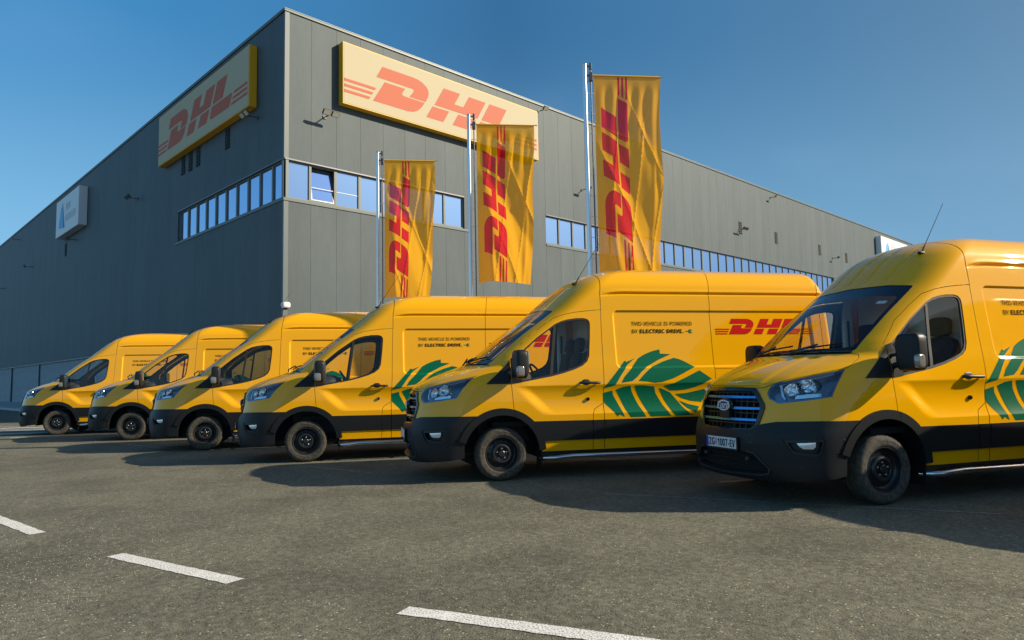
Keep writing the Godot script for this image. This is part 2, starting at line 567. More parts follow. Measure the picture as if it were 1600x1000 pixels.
func leaf_shapes() -> Array:
	return [
		[1.41, 1.16, 1.75, 1.53, 1.77, 1.51, 1.90, 1.56, 1.78, 1.47, 1.67, 1.33, 1.58, 1.20, 1.49, 1.18],
		[1.67, 1.23, 1.72, 1.31, 1.84, 1.43, 1.95, 1.56, 2.02, 1.60, 2.09, 1.63, 2.18, 1.66, 2.28, 1.68, 2.28, 1.62, 2.44, 1.61, 2.26, 1.54, 2.06, 1.44, 1.97, 1.37, 1.90, 1.30, 1.83, 1.25],
		[1.92, 1.25, 2.00, 1.33, 2.07, 1.39, 2.14, 1.44, 2.31, 1.51, 2.48, 1.56, 2.56, 1.54, 2.63, 1.51, 2.78, 1.43, 2.59, 1.34, 2.45, 1.28, 2.28, 1.23, 2.16, 1.22, 2.05, 1.24],
		[2.29, 1.18, 2.44, 1.21, 2.61, 1.28, 2.84, 1.38, 3.02, 1.26, 2.88, 1.19, 2.76, 1.15, 2.63, 1.12, 2.51, 1.11, 2.39, 1.11],
		[1.41, 1.10, 1.54, 1.13, 1.55, 1.07, 1.64, 0.90, 1.70, 0.77, 1.63, 0.81, 1.60, 0.78, 1.55, 0.84, 1.42, 0.97],
		[1.59, 1.14, 1.69, 1.175, 1.80, 1.19, 1.82, 1.11, 1.90, 0.94, 2.01, 0.765, 1.79, 0.765, 1.72, 0.86, 1.65, 1.02],
		[1.86, 1.19, 1.99, 1.19, 2.15, 1.17, 2.17, 1.08, 2.27, 0.91, 2.38, 0.765, 2.08, 0.765, 2.02, 0.85, 1.91, 1.06],
		[2.22, 1.15, 2.31, 1.12, 2.39, 1.08, 2.48, 0.98, 2.56, 0.88, 2.66, 0.79, 2.72, 0.765, 2.45, 0.765, 2.38, 0.84, 2.29, 0.99],
		[2.46, 1.06, 2.63, 1.07, 2.90, 1.12, 2.96, 1.06, 2.85, 0.94, 2.69, 0.96, 2.56, 1.00],
		[2.51, 0.97, 2.64, 0.92, 2.81, 0.88, 2.75, 0.80, 2.63, 0.86]]

func ring_disc(r: float, n := 20, cx := 0.0, cy := 0.0, ry := -1.0) -> PackedVector2Array:
	var p := PackedVector2Array()
	for i in n: p.append(Vector2(cx + r * cos(TAU * i / n), cy + (ry if ry > 0 else r) * sin(TAU * i / n)))
	return p

func make_wheel(parent: Node, at: Vector3, left: bool) -> void:
	var w := group_part("wheel", parent, at)
	if not left: w.rotation.y = PI
	var t := MB.new()
	var prof: Array = []
	for q in [[.212, -.085], [.222, -.100], [.250, -.110], [.285, -.113], [.315, -.108], [.332, -.098], [.341, -.084], [.345, -.066], [.345, -.050], [.336, -.048], [.336, -.040], [.345, -.038], [.346, -.014], [.337, -.012], [.337, -.004], [.346, -.002], [.346, .022], [.337, .024], [.337, .032], [.345, .034], [.345, .060], [.343, .072], [.339, .084], [.331, .096], [.318, .106], [.300, .112], [.283, .1135], [.279, .1115], [.262, .111], [.245, .1085], [.228, .101], [.218, .092], [.212, .080]]:
		prof.append(Vector2(q[0], q[1]))
	t.lathe(prof, 72, Vector3.ZERO, Basis(), 0.0045, 0.317)
	part("tyre", t.mesh(), M.tyre, w)
	var r := MB.new()
	prof = []
	for q in [[.223, .096], [.219, .102], [.213, .102], [.208, .094], [.204, .070], [.196, .052], [.186, .040], [.178, .036], [.150, .046], [.140, .052], [.132, .066], [.122, .078], [.108, .083], [.094, .082], [.088, .074], [.084, .058], [.060, .054], [.052, .054], [.047, .058], [.044, .084], [.036, .090], [.0, .091]]:
		prof.append(Vector2(q[0], q[1]))
	r.lathe(prof, 48)
	part("rim", r.mesh(), M.rim, w)
	var h := MB.new()
	for k in 14:
		var a := TAU * k / 14
		var c := Vector3(cos(a), sin(a), 0) * 0.166 + Vector3(0, 0, 0.0415)
		var ax := Vector3(-sin(a), cos(a), 0)
		var ay := (Vector3(cos(a), sin(a), 0) * 0.028 + Vector3(0, 0, -0.010)).normalized()
		h.plate(ring_disc(0.016, 12, 0, 0, 0.0095), c, ay.cross(Vector3(0, 0, 1)).normalized() * 1.0, ay, 0.001)
	part("vent_hole", h.mesh(), M.black, w)
	for k in 5:
		var a := TAU * k / 5 + 0.3
		var nmb := MB.new()
		nmb.lathe([Vector2(.013, .0), Vector2(.012, .020), Vector2(.007, .026), Vector2(0, .027)], 6)
		var o := part("wheel_nut", nmb.mesh(), M.steel, w)
		o.position = Vector3(cos(a) * .066, sin(a) * .066, .055)

func make_van() -> Node3D:
	var van := Node3D.new()
	var s := make_skin()
	var axle2 := 3.72
	# ---- outlines
	var hood := s.outline([["z", 0, 1.178], ["z", .20, 1.175], ["z", .40, 1.168], ["z", .47, 1.175], ["z", .53, 1.205], ["c", -1.28, 1.237], ["c", -.85, 1.300], ["c", -.43, 1.360], ["c", -.37, 1.40], ["c", -.31, 1.455], ["c", -.32, 1.486], ["z", .74, 1.497], ["z", .60, 1.499], ["z", .3, 1.502], ["z", 0, 1.504]])
	var cowl := s.outline([["z", 0, 1.507], ["z", .3, 1.505], ["z", .60, 1.502], ["z", .74, 1.500], ["z", .775, 1.507], ["z", .77, 1.524], ["z", .6, 1.527], ["z", 0, 1.532]])
	var screen := s.outline([["z", 0, 1.533], ["z", .6, 1.528], ["z", .765, 1.526], ["z", .785, 1.545], ["z", .778, 1.80], ["z", .745, 2.215], ["z", .73, 2.232], ["z", .5, 2.262], ["z", 0, 2.280]])
	var screen_in := s.outline([["z", 0, 1.575], ["z", .6, 1.570], ["z", .73, 1.575], ["z", .742, 1.60], ["z", .736, 1.80], ["z", .705, 2.10], ["z", .68, 2.125], ["z", .45, 2.150], ["z", 0, 2.165]])
	var lamp := s.outline([["z", .650, 1.010], ["c", -1.0, 1.040], ["c", -.67, 1.072], ["c", -.46, 1.342], ["c", -.86, 1.290], ["c", -1.24, 1.231], ["z", .575, 1.226], ["z", .545, 1.210], ["z", .528, 1.175], ["z", .527, 1.11], ["z", .56, 1.055]])
	var lamp_hole := lamp
	var grille := s.outline([["z", 0, 1.168], ["z", .36, 1.163], ["z", .405, 1.150], ["z", .44, 1.12], ["z", .520, 1.010], ["z", .530, .970], ["z", .520, .920], ["z", .475, .775], ["z", .45, .742], ["z", .41, .725], ["z", 0, .708]])
	var grille_in := s.outline([["z", 0, 1.132], ["z", .35, 1.128], ["z", .385, 1.115], ["z", .475, 1.005], ["z", .483, .970], ["z", .475, .925], ["z", .435, .790], ["z", .415, .768], ["z", .39, .757], ["z", 0, .742]])
	var arch_hole := s.outline(s.arc(0, .345, .515, -6, 175, 44))
	var arch2_hole := s.outline(s.arc(axle2, .345, .515, -6, 186, 36))
	var win := s.outline([["x", .262, 1.262], ["x", .40, 1.285], ["x", .68, 1.332], ["x", .86, 1.374], ["x", 1.02, 1.422], ["x", 1.13, 1.468], ["x", 1.20, 1.525], ["x", 1.235, 1.60], ["x", 1.262, 1.83], ["x", 1.279, 2.03], ["x", 1.272, 2.075], ["x", 1.245, 2.105], ["x", 1.19, 2.119], ["x", 1.08, 2.117], ["x", .96, 2.100], ["x", .87, 2.077], ["x", .78, 2.036], ["x", .52, 1.855], ["x", .335, 1.70], ["x", .205, 1.585]])
	var door := s.outline([["x", .172, .87], ["x", .15, 1.1], ["x", .137, 1.3], ["x", .142, 1.595], ["x", .36, 1.831], ["x", .60, 2.005], ["x", .78, 2.122], ["x", .93, 2.170], ["x", 1.08, 2.198], ["x", 1.25, 2.217], ["x", 1.446, 2.232], ["x", 1.436, 2.0], ["x", 1.42, 1.37], ["x", 1.403, .965], ["x", 1.275, .892], ["x", 1.25, .84], ["x", 1.242, .74], ["x", 1.241, .355], ["x", .54, .355], ["x", .56, .42], ["x", .55, .50], ["x", .50, .62], ["x", .40, .75], ["x", .29, .835]])
	var gap := 0.007
	var door_cut := inset(door, -gap)
	var hood_cut := inset(hood, -gap)
	var centre_fix := func(p: PackedVector2Array) -> PackedVector2Array:
		return p
	# ---- yellow shell: everything that is not a door, the bonnet, glass or plastic
	var shell: Array = [["z", 0, .70], ["z", 0, 1.0], ["z", 0, 1.3], ["z", 0, 1.52], ["z", 0, 1.9], ["z", 0, 2.3], ["z", 0, 2.6], ["z", 0, 2.77], ["z", 0, 2.85], ["z", 0, 2.885], ["z", 0, 2.907], ["c", 5.16, 2.907], ["c", 5.16, .355], ["x", .56, .355], ["x", .50, .42], ["x", -.2, .72], ["x", -.40, .80], ["x", -.77, .80], ["z", .66, .79], ["z", .5, .76], ["z", .42, .70]]
	var body := MB.new()
	var slots: Array = []
	for q in [[["x", 1.449, 2.23], ["x", 1.452, 2.46], ["x", 1.50, 2.77], ["x", 1.53, 2.83], ["x", 1.540, 2.83], ["x", 1.510, 2.77], ["x", 1.462, 2.46], ["x", 1.456, 2.23]], [["x", 1.402, .96], ["x", 1.411, .96], ["x", 1.411, .355], ["x", 1.402, .355]], [["x", 3.07, .355], ["x", 3.075, 1.2], ["x", 3.10, 2.2], ["x", 3.11, 2.46], ["x", 3.15, 2.70], ["x", 3.20, 2.83], ["x", 3.208, 2.83], ["x", 3.158, 2.70], ["x", 3.118, 2.46], ["x", 3.108, 2.2], ["x", 3.083, 1.2], ["x", 3.078, .355]], [["x", 4.86, .355], ["x", 4.90, 2.5], ["x", 4.95, 2.75], ["x", 4.96, 2.83], ["x", 4.968, 2.83], ["x", 4.958, 2.75], ["x", 4.908, 2.5], ["x", 4.868, .355]], [["x", 3.08, 1.400], ["x", 3.08, 1.394], ["x", 4.86, 1.372], ["x", 4.86, 1.378]]]:
		slots.append(s.outline(q))
	var cuts: Array = [hood_cut, cowl, screen, lamp_hole, grille, arch_hole, arch2_hole, door_cut]
	cuts.append_array(slots)
	s.lift(body, s.outline(shell), cuts)
	part("body", body.mesh(), M.paint, van)
	var hb := MB.new()
	s.lift(hb, hood)
	s.rim(hb, hood, 0.0, -0.022)
	part("hood", hb.mesh(), M.paint, van)
	var cb := MB.new()
	s.lift(cb, cowl, [], -0.012)
	part("cowl_grille", cb.mesh(), M.plastic, van)
	# ---- windscreen
	var ws := group_part("windshield", van)
	var g := MB.new()
	s.lift(g, screen, [], -0.004)
	part("glass", g.mesh(), M.glass, ws)
	g = MB.new()
	s.lift(g, screen, [screen_in], -0.008)
	s.rim(g, screen, -0.004, -0.03)
	part("border_band", g.mesh(), M.frit, ws)
	g = MB.new()
	s.lift(g, s.outline([["z", .545, 2.085], ["z", .645, 2.078], ["z", .645, 2.047], ["z", .545, 2.054]]), [], -0.010, true, false)
	part("sticker", g.mesh(), M.white, ws)
	for k in 2:
		var zz := [0.02, -0.62][k] as float
		var wmb := MB.new()
		var pts: Array = []
		for i in 9:
			var t := i / 8.0
			var z := zz + 0.62 * t
			var p := s.pos(s.cz(absf(z), 1.545 + 0.055 * t), 1.545 + 0.055 * t)
			var nn := s.nrm(s.cz(absf(z), 1.545 + 0.055 * t), 1.545 + 0.055 * t)
			p.z = z
			if z < 0: nn.z = -nn.z
			pts.append(p + nn * 0.016)
		wmb.tube(pts, 0.009, 6)
		var pv0 := s.pos(s.cz(absf(zz + 0.08), 1.512), 1.512)
		pv0.z = zz + 0.08
		var arm := MB.new()
		arm.tube([pv0 + Vector3(-0.01, 0.01, 0), pv0 + Vector3(0.0, 0.045, 0.10), (pts[5] as Vector3) + Vector3(-0.02, 0.022, 0)], 0.011, 6)
		var wp := group_part("wiper", van)
		part("blade", wmb.mesh(), M.black, wp)
		part("arm", arm.mesh(), M.trim_grey, wp)
	# ---- head lamps
	for left in [true, false]:
		var hl := group_part("headlight", van)
		g = MB.new()
		s.lift(g, inset(lamp, 0.004), [], -0.002, left, not left)
		part("lens", g.mesh(), M.lens, hl)
		g = MB.new()
		s.lift(g, lamp, [], -0.075, left, not left)
		s.rim(g, lamp, -0.004, -0.075, left, not left)
		s.lift(g, lamp, [inset(lamp, 0.016)], -0.006, left, not left)
		part("housing", g.mesh(), M.lamp_sky_tint, hl)
		var fz := 1.0 if left else -1.0
		# two chrome bowls and the strip of small lamps below them
		for q in [[-1.15, 1.158, .088, .066], [-.93, 1.190, .135, .074]]:
			var c := s.pos(q[0], q[1]); var nn := s.nrm(q[0], q[1])
			var d := (nn + Vector3(-0.9, 0, 0)).normalized()
			c -= nn * 0.042
			c.z *= fz; d.z *= fz; nn.z *= fz
			var ax := Vector3(0, 1, 0).cross(d).normalized()
			var b := Basis(ax * (q[2] / 0.06), d.cross(ax).normalized() * (q[3] / 0.06), d)
			var bm := MB.new()
			bm.lathe([Vector2(.060, .030), Vector2(.052, .012), Vector2(.040, -.004), Vector2(.025, -.014), Vector2(.012, -.018), Vector2(.011, .004), Vector2(0, .006)], 24, c, b)
			part("reflector", bm.mesh(), M.chrome, hl)
		g = MB.new()
		var strip := s.outline([["c", -1.16, 1.062], ["c", -.80, 1.085], ["c", -.79, 1.118], ["c", -.98, 1.112], ["c", -1.14, 1.095]])
		s.lift(g, strip, [], -0.028, left, not left)
		s.rim(g, strip, -0.028, -0.06, left, not left)
		part("indicator_strip", g.mesh(), M.chrome, hl)
		g = MB.new()
		var drl := s.outline([["c", -1.325, 1.085], ["c", -1.30, 1.058], ["c", -1.28, 1.058], ["c", -1.295, 1.09], ["c", -1.29, 1.195], ["c", -1.24, 1.212], ["c", -.60, 1.300], ["c", -.60, 1.314], ["c", -1.24, 1.222], ["c", -1.325, 1.205]])
		s.lift(g, drl, [], -0.020, left, not left)
		part("light_guide", g.mesh(), M.lamp_glass, hl)
	# ---- grille
	var gr := group_part("grille", van)
	g = MB.new()
	s.lift(g, grille, [grille_in], 0.014)
	s.rim(g, grille, 0.014, -0.03)
	s.rim(g, grille_in, 0.014, -0.065)
	part("frame", g.mesh(), M.gloss_black, gr)
	g = MB.new()
	s.lift(g, grille, [], -0.065)
	part("backing", g.mesh(), M.black, gr)
	g = MB.new()
	for z in [0.115, 0.20, 0.285, 0.37, 0.445]:
		var z2: float = z + 0.014
		var rib := s.outline([["z", z, .765], ["z", z2, .765], ["z", z2, 1.125], ["z", z, 1.125]])
		var ribs: Array = Geometry2D.intersect_polygons(rib, grille_in)
		for rb in ribs:
			s.lift(g, rb, [], -0.030)
			s.rim(g, rb, -0.030, -0.064)
	for yy in [.800, .905, 1.025, 1.118]:
		var sl := s.outline([["z", 0, yy], ["z", .46, yy], ["z", .46, yy + .012], ["z", 0, yy + .012]])
		for rb in Geometry2D.intersect_polygons(sl, grille_in):
			s.lift(g, rb, [], -0.022)
			s.rim(g, rb, -0.022, -0.064)
	part("mesh_ribs", g.mesh(), M.plastic_dark, gr)
	for q in [[1.072, .435], [.958, .492], [.842, .452]]:
		g = MB.new()
		var bar := s.outline([["z", 0, q[0] - .014], ["z", q[1], q[0] - .010], ["z", q[1] + .012, q[0] + .002], ["z", q[1], q[0] + .012], ["z", 0, q[0] + .013]])
		s.lift(g, bar, [], 0.006)
		s.rim(g, bar, 0.006, -0.05)
		part("bar", g.mesh(), M.blue_chrome, gr)
	g = MB.new()
	var nx := s.nose(.985)
	g.pillow(Vector3(nx - 0.004, .985, 0), Vector3(.06, .140, .25), 0.7, 24, 12)
	part("badge_holder", g.mesh(), M.gloss_black, gr)
	g = MB.new()
	g.plate(ring_disc(.106, 36, 0, 0, .056), Vector3(nx - .036, .985, 0), Vector3(0, 0, 1), Vector3(0, 1, 0), .004)
	var ov := part("badge_rim", g.mesh(), M.white, gr)
	g = MB.new()
	g.plate(ring_disc(.091, 36, 0, 0, .042), Vector3(nx - .0402, .985, 0), Vector3(0, 0, 1), Vector3(0, 1, 0), .002)
	part("badge_field", g.mesh(), M.badge_blue, gr)
	var bt := lettering("Ford", 0.095, true, 0.002)
	bt.horizontal_alignment = HORIZONTAL_ALIGNMENT_CENTER
	var sf := SystemFont.new()
	sf.font_names = PackedStringArray(["Droid Serif"])
	sf.font_weight = 700
	bt.font = sf
	var bo := part("badge_script", bt, M.white, gr)
	bo.transform = Transform3D(Basis(Vector3(0, 0, .93), Vector3(0, 1, .28), Vector3(-1, 0, 0)), Vector3(nx - .0435, .985, 0))
	g = MB.new()
	g.box(Vector3(nx - 0.012, .895, 0), Vector3(.05, .088, .17), .006)
	part("sensor_box", g.mesh(), M.plastic_dark, gr)
	# ---- bumper
	var fog := s.outline([["c", -1.36, .665], ["c", -.83, .678], ["c", -.80, .66], ["c", -.83, .56], ["c", -.87, .505], ["c", -.90, .500], ["c", -1.20, .520], ["c", -1.25, .535], ["c", -1.36, .645]])
	var intake := s.outline([["z", 0, .525], ["z", .36, .525], ["z", .45, .510], ["z", .60, .375], ["z", .58, .335], ["z", .5, .318], ["z", 0, .300]])
	var bspec: Array = [["z", 0, .250], ["z", 0, .40], ["z", 0, .55], ["z", 0, .735], ["z", .42, .742], ["z", .475, .79], ["z", .52, .805], ["z", .66, .832], ["x", -.77, .842], ["x", -.36, .842]]
	for q in s.arc(0, .345, .578, 121, 160, 10): bspec.append(q)
	bspec.append_array([["x", -.492, .54], ["x", -.492, .315], ["x", -.70, .285], ["z", .80, .268], ["z", .5, .252]])
	var bump := s.outline(bspec)
	var bp := group_part("bumper", van)
	g = MB.new()
	s.lift(g, bump, [fog, intake, s.outline([["x", -.62, .530], ["x", -.49, .534], ["x", -.49, .527], ["x", -.62, .523]])], 0.016)
	s.rim(g, bump, 0.016, -0.03)
	s.rim(g, fog, 0.016, -0.05)
	s.rim(g, intake, 0.016, -0.06)
	part("cover", g.mesh(), M.plastic, bp)
	g = MB.new()
	var fog_in := inset(fog, 0.030)
	s.lift(g, fog, [fog_in], 0.004)
	s.rim(g, fog_in, 0.004, -0.03)
	s.lift(g, fog, [], -0.045)
	part("fog_bezel", g.mesh(), M.plastic_dark, bp)
	for left in [true, false]:
		g = MB.new()
		var fl := s.outline([["c", -1.19, .634], ["c", -.925, .642], ["c", -.925, .60], ["c", -.96, .578], ["c", -1.10, .578], ["c", -1.15, .598]])
		s.lift(g, fl, [], -0.012, left, not left)
		s.rim(g, fl, -0.012, -0.045, left, not left)
		part("fog_light", g.mesh(), M.fog_glass, bp)
	g = MB.new()
	s.lift(g, intake, [], -0.06)
	for yy in [.37, .43]:
		for rb in Geometry2D.intersect_polygons(s.outline([["z", 0, yy], ["z", .6, yy], ["z", .6, yy + .013], ["z", 0, yy + .013]]), intake):
			s.lift(g, rb, [], -0.02)
			s.rim(g, rb, -0.02, -0.06)
	part("air_intake", g.mesh(), M.black, bp)
	g = MB.new()
	var lipo := s.outline([["z", 0, .300], ["z", .5, .318], ["z", .58, .335], ["z", .60, .375], ["z", .45, .510], ["z", .36, .525], ["z", .36, .537], ["z", .457, .521], ["z", .618, .372], ["z", .595, .322], ["z", .5, .303], ["z", 0, .285]])
	s.lift(g, lipo, [], 0.026)
	s.rim(g, lipo, 0.026, 0.0)
	part("intake_lip", g.mesh(), M.plastic_sheen, bp)
	for zz in [0.36, -0.36]:
		g = MB.new()
		var p := s.pos(s.cz(.36, .455), .455)
		g.lathe([Vector2(.024, -.02), Vector2(.024, .012), Vector2(.018, .02), Vector2(0, .02)], 14, Vector3(p.x - .004, .455, zz), Basis(Vector3(0, 0, 1), Vector3(0, 1, 0), Vector3(-1, 0, 0)))
		part("parking_sensor", g.mesh(), M.plastic_sheen, bp)
	for left in [true, false]:
		g = MB.new()
		for q in [[-.53, .66, .011], [-1.13, .395, .012]]:
			var p := s.pos(q[0], q[1]); var nn := s.nrm(q[0], q[1])
			if not left: p.z = -p.z; nn.z = -nn.z
			var ax := Vector3(0, 1, 0).cross(nn).normalized()
			g.lathe([Vector2(q[2], -.01), Vector2(q[2], .018), Vector2(q[2] * .5, .0195), Vector2(0, .0195)], 12, p, Basis(ax, nn.cross(ax).normalized(), nn))
		part("parking_sensor", g.mesh(), M.plastic_dark, bp)
	g = MB.new()
	var towc := s.pos(s.cz(.40, .655), .655)
	var ton := s.nrm(s.cz(.40, .655), .655)
	var tax := Vector3(0, 1, 0).cross(ton).normalized()
	g.lathe([Vector2(.046, .0165), Vector2(.045, .018), Vector2(.041, .018), Vector2(.040, .0165)], 24, towc, Basis(tax, ton.cross(tax).normalized(), ton))
	part("tow_eye_cover", g.mesh(), M.plastic_sheen, bp)
	# ---- number plate (blank here; the legible one gets its letters later)
	var np := group_part("number_plate", van, Vector3(s.nose(.595) - .034, .597, 0))
	np.rotation.z = 0.0
	g = MB.new()
	g.box(Vector3(.010, -.004, 0), Vector3(.016, .145, .545), .004)
	part("holder", g.mesh(), M.plastic_dark, np)
	g = MB.new()
	g.box(Vector3.ZERO, Vector3(.006, .112, .52), .002)
	part("plate", g.mesh(), M.plate_white, np)
	g = MB.new()
	g.box(Vector3(-.0032, 0, -.238), Vector3(.002, .106, .040), .0005)
	part("blue_strip", g.mesh(), M.plate_blue, np)
	# ---- doors
	for left in [true, false]:
		var dr := group_part("door", van)
		var sg := 1.0 if left else -1.0
		g = MB.new()
		var win_cut := win
		s.lift(g, door, [win_cut], 0.0, left, not left)
		s.rim(g, door, 0.0, -0.03, left, not left)
		part("panel", g.mesh(), M.paint, dr)
		g = MB.new()
		s.lift(g, win, [inset(win, 0.024)], -0.004, left, not left)
		s.rim(g, win, 0.0015, -0.02, left, not left)
		s.rim(g, inset(win, 0.024), -0.004, -0.02, left, not left)
		part("window_seal", g.mesh(), M.rubber, dr)
		g = MB.new()
		s.lift(g, inset(win, 0.02), [], -0.014, left, not left)
		part("window", g.mesh(), M.side_glass, dr)
		g = MB.new()
		var dv := s.outline([["x", .665, 1.325], ["x", .705, 1.335], ["x", .802, 2.045], ["x", .765, 2.03]])
		s.lift(g, dv, [], -0.007, left, not left)
		s.rim(g, dv, -0.007, -0.02, left, not left)
		part("window_post", g.mesh(), M.rubber, dr)
		g = MB.new()
		var sail := s.outline([["x", .146, 1.248], ["x", .285, 1.268], ["x", .245, 1.45], ["x", .215, 1.60], ["x", .146, 1.575]])
		s.lift(g, sail, [], 0.008, left, not left)
		s.rim(g, sail, 0.008, -0.01, left, not left)
		part("mirror_base", g.mesh(), M.plastic, dr)
		# inner trim below the glass and the dark frame round it
		g = MB.new()
		s.lift(g, inset(door, 0.02), [inset(win, -0.01)], -0.055, left, not left)
		part("inner_trim", g.mesh(), M.trim_grey, dr)
		# handle
		g = MB.new()
		var hp := s.pos(1.205, 1.24)
		var hand: Array = []
		for q in [[1.085, -.004], [1.10, .030], [1.13, .042], [1.20, .046], [1.29, .044], [1.33, .038], [1.345, .025]]: hand.append(Vector3(q[0], 1.242 - (q[0] - 1.085) * .02, (hp.z + q[1]) * sg))
		g.tube(hand, .018, 8)
		part("handle", g.mesh(), M.plastic_dark, dr)
		g = MB.new()
		g.pillow(Vector3(1.165, 1.245, (hp.z - .004) * sg), Vector3(.13, .085, .02), .8, 20, 10)
		part("handle_cup", g.mesh(), M.plastic_dark, dr)
		g = MB.new()
		var lp := s.pos(1.19, 1.022); var ln := s.nrm(1.19, 1.022)
		lp.z *= sg; ln.z *= sg
		var lx := Vector3(0, 1, 0).cross(ln).normalized()
		g.lathe([Vector2(.024, -.02), Vector2(.024, .016), Vector2(.019, .022), Vector2(.010, .022), Vector2(.008, .012), Vector2(0, .012)], 16, lp, Basis(lx, ln.cross(lx).normalized(), ln))
		part("lock", g.mesh(), M.gloss_black, dr)
		# moulding on the door
		g = MB.new()
		var md := s.outline([["x", .425, .752], ["x", .70, .750], ["x", 1.236, .745], ["x", 1.236, .492], ["x", .562, .492], ["x", .545, .55], ["x", .50, .645]])
		s.lift(g, md, [], 0.014, left, not left)
		s.rim(g, md, 0.014, -0.005, left, not left)
		part("moulding", g.mesh(), M.plastic, dr)
	# ---- plastic trim along each side
	for left in [true, false]:
		g = MB.new()
		var tri := s.outline([["x", -.195, 1.247], ["x", .133, 1.247], ["x", .136, 1.552], ["x", .115, 1.530], ["x", .05, 1.455], ["x", -.18, 1.262]])
		s.lift(g, tri, [], 0.008, left, not left)
		s.rim(g, tri, 0.008, -0.01, left, not left)
		part("fender_triangle", g.mesh(), M.plastic, van)
		for q in [[1.247, 1.400, .492], [1.412, 3.068, .492], [3.082, 3.175, .492], [4.28, 5.0, .45]]:
			g = MB.new()
			var md := s.outline([["x", q[0], .745], ["x", q[1], .745], ["x", q[1], q[2]], ["x", q[0], q[2]]])
			s.lift(g, md, [], 0.014, left, not left)
			s.rim(g, md, 0.014, -0.005, left, not left)
			part("side_moulding", g.mesh(), M.plastic, van)
		for ax in [0.0, axle2]:
			g = MB.new()
			var a1 := 162.0 if ax == 0.0 else 174.0
			var ring: Array = s.arc(ax, .345, .590, 4.0, a1, 40)
			ring.append_array(s.arc(ax, .345, .500, a1, 4.0, 40))
			var cut: Array = []
			if ax == 0.0: cut = [s.outline([["x", .166, .80], ["x", .172, .80], ["x", .168, .97], ["x", .162, .97]])]
			var rp := s.outline(ring)
			s.lift(g, rp, cut, 0.030, left, not left)
			s.rim(g, rp, 0.030, -0.012, left, not left)
			part("wheel_arch_trim", g.mesh(), M.plastic, van)
		g = MB.new()
		var sill := s.outline([["x", .52, .351], ["x", 3.22, .351], ["x", 3.22, .275], ["x", .52, .275]])
		s.lift(g, sill, [], -0.015, left, not left)
		s.rim(g, sill, -0.015, -0.15, left, not left)
		part("sill", g.mesh(), M.plastic_dark, van)
	for sg in [1.0, -1.0]:
		g = MB.new()
		g.tube([Vector3(.53, .265, .90 * sg), Vector3(.60, .268, .99 * sg), Vector3(.70, .270, 1.035 * sg), Vector3(.82, .284, 1.06 * sg), Vector3(.95, .290, 1.065 * sg), Vector3(2.9, .272, 1.065 * sg), Vector3(3.05, .27, 1.03 * sg), Vector3(3.12, .27, .95 * sg)], .030, 14)
		var st := part("running_board", g.mesh(), M.tube_chrome, van)
		g = MB.new()
		for x in [1.0, 1.9, 2.8]:
			g = MB.new()
			g.box(Vector3(x, .285, .98 * sg), Vector3(.05, .03, .16), .004)
			part("running_board_bracket", g.mesh(), M.black, van)
		g = MB.new()
		g.box(Vector3(.535, .30, .86 * sg), Vector3(.012, .30, .24), .004)
		part("mud_flap", g.mesh(), M.rubber, van)
	# ---- under the body
	g = MB.new()
	g.box(Vector3(2.2, .40, 0), Vector3(5.6, .10, 1.30), .02)
	g.box(Vector3(-.55, .72, 0), Vector3(.62, .66, 1.25), .03)
	g.box(Vector3(.95, .36, .55), Vector3(.9, .14, .5), .03)
	g.box(Vector3(2.2, .33, 0), Vector3(1.7, .16, 1.25), .03)
	g.tube([Vector3(0, .345, -.85), Vector3(0, .345, .85)], .05, 8)
	g.tube([Vector3(axle2, .345, -.85), Vector3(axle2, .345, .85)], .07, 8)
	g.box(Vector3(2.75, .44, .93), Vector3(1.0, .08, .12)); g.box(Vector3(2.75, .44, -.93), Vector3(1.0, .08, .12))
	part("underbody", g.mesh(), M.black, van)
	for sg in [1.0, -1.0]:
		for ax in [0.0, axle2]:
			g = MB.new()
			var segs := 20
			for i in segs:
				var a0 := deg_to_rad(-8.0 + 196.0 * i / segs)
				var a1 := deg_to_rad(-8.0 + 196.0 * (i + 1) / segs)
				var p0 := Vector3(ax + .512 * cos(a0), .345 + .512 * sin(a0), 0)
				var p1 := Vector3(ax + .512 * cos(a1), .345 + .512 * sin(a1), 0)
				var za := Vector3(0, 0, .55 * sg); var zb := Vector3(0, 0, .992 * sg)
				g.quad(p0 + za, p1 + za, p1 + zb, p0 + zb, Vector3(ax, .345, 0) - p0)
				g.flat(p0 + za, p1 + za, Vector3(ax, .345, .55 * sg), Vector3(0, 0, sg))
			part("wheel_well", g.mesh(), M.plastic_dark, van)
	# ---- wheels
	make_wheel(van, Vector3(0, .345, .885), true)
	make_wheel(van, Vector3(0, .345, -.885), false)
	make_wheel(van, Vector3(axle2, .345, .885), true)
	make_wheel(van, Vector3(axle2, .345, -.885), false)
	# ---- mirrors
	for sg in [1.0, -1.0]:
		var mi := group_part("mirror", van, Vector3(.215, 1.49, 1.185 * sg))
		mi.rotation.y = 0.10 * sg
		g = MB.new()
		g.pillow(Vector3(0, .005, 0), Vector3(.165, .375, .265), .42, 28, 18)
		part("housing", g.mesh(), M.plastic, mi)
		g = MB.new()
		g.pillow(Vector3(.082, .02, 0), Vector3(.012, .31, .215), .3, 20, 8)
		part("mirror_glass", g.mesh(), M.chrome, mi)
		g = MB.new()
		g.pillow(Vector3(-.034, -.085, .106 * sg), Vector3(.108, .140, .066), .5, 20, 14)
		part("indicator", g.mesh(), M.indicator, mi)
		g = MB.new()
		g.tube([Vector3(-.02, -.125, -.25 * sg), Vector3(-.01, -.115, -.10 * sg)], .030, 10)
		g.tube([Vector3(-.02, -.02, -.24 * sg), Vector3(-.01, -.01, -.10 * sg)], .018, 8)
		part("arm", g.mesh(), M.plastic, mi)
	# ---- aerial
	g = MB.new()
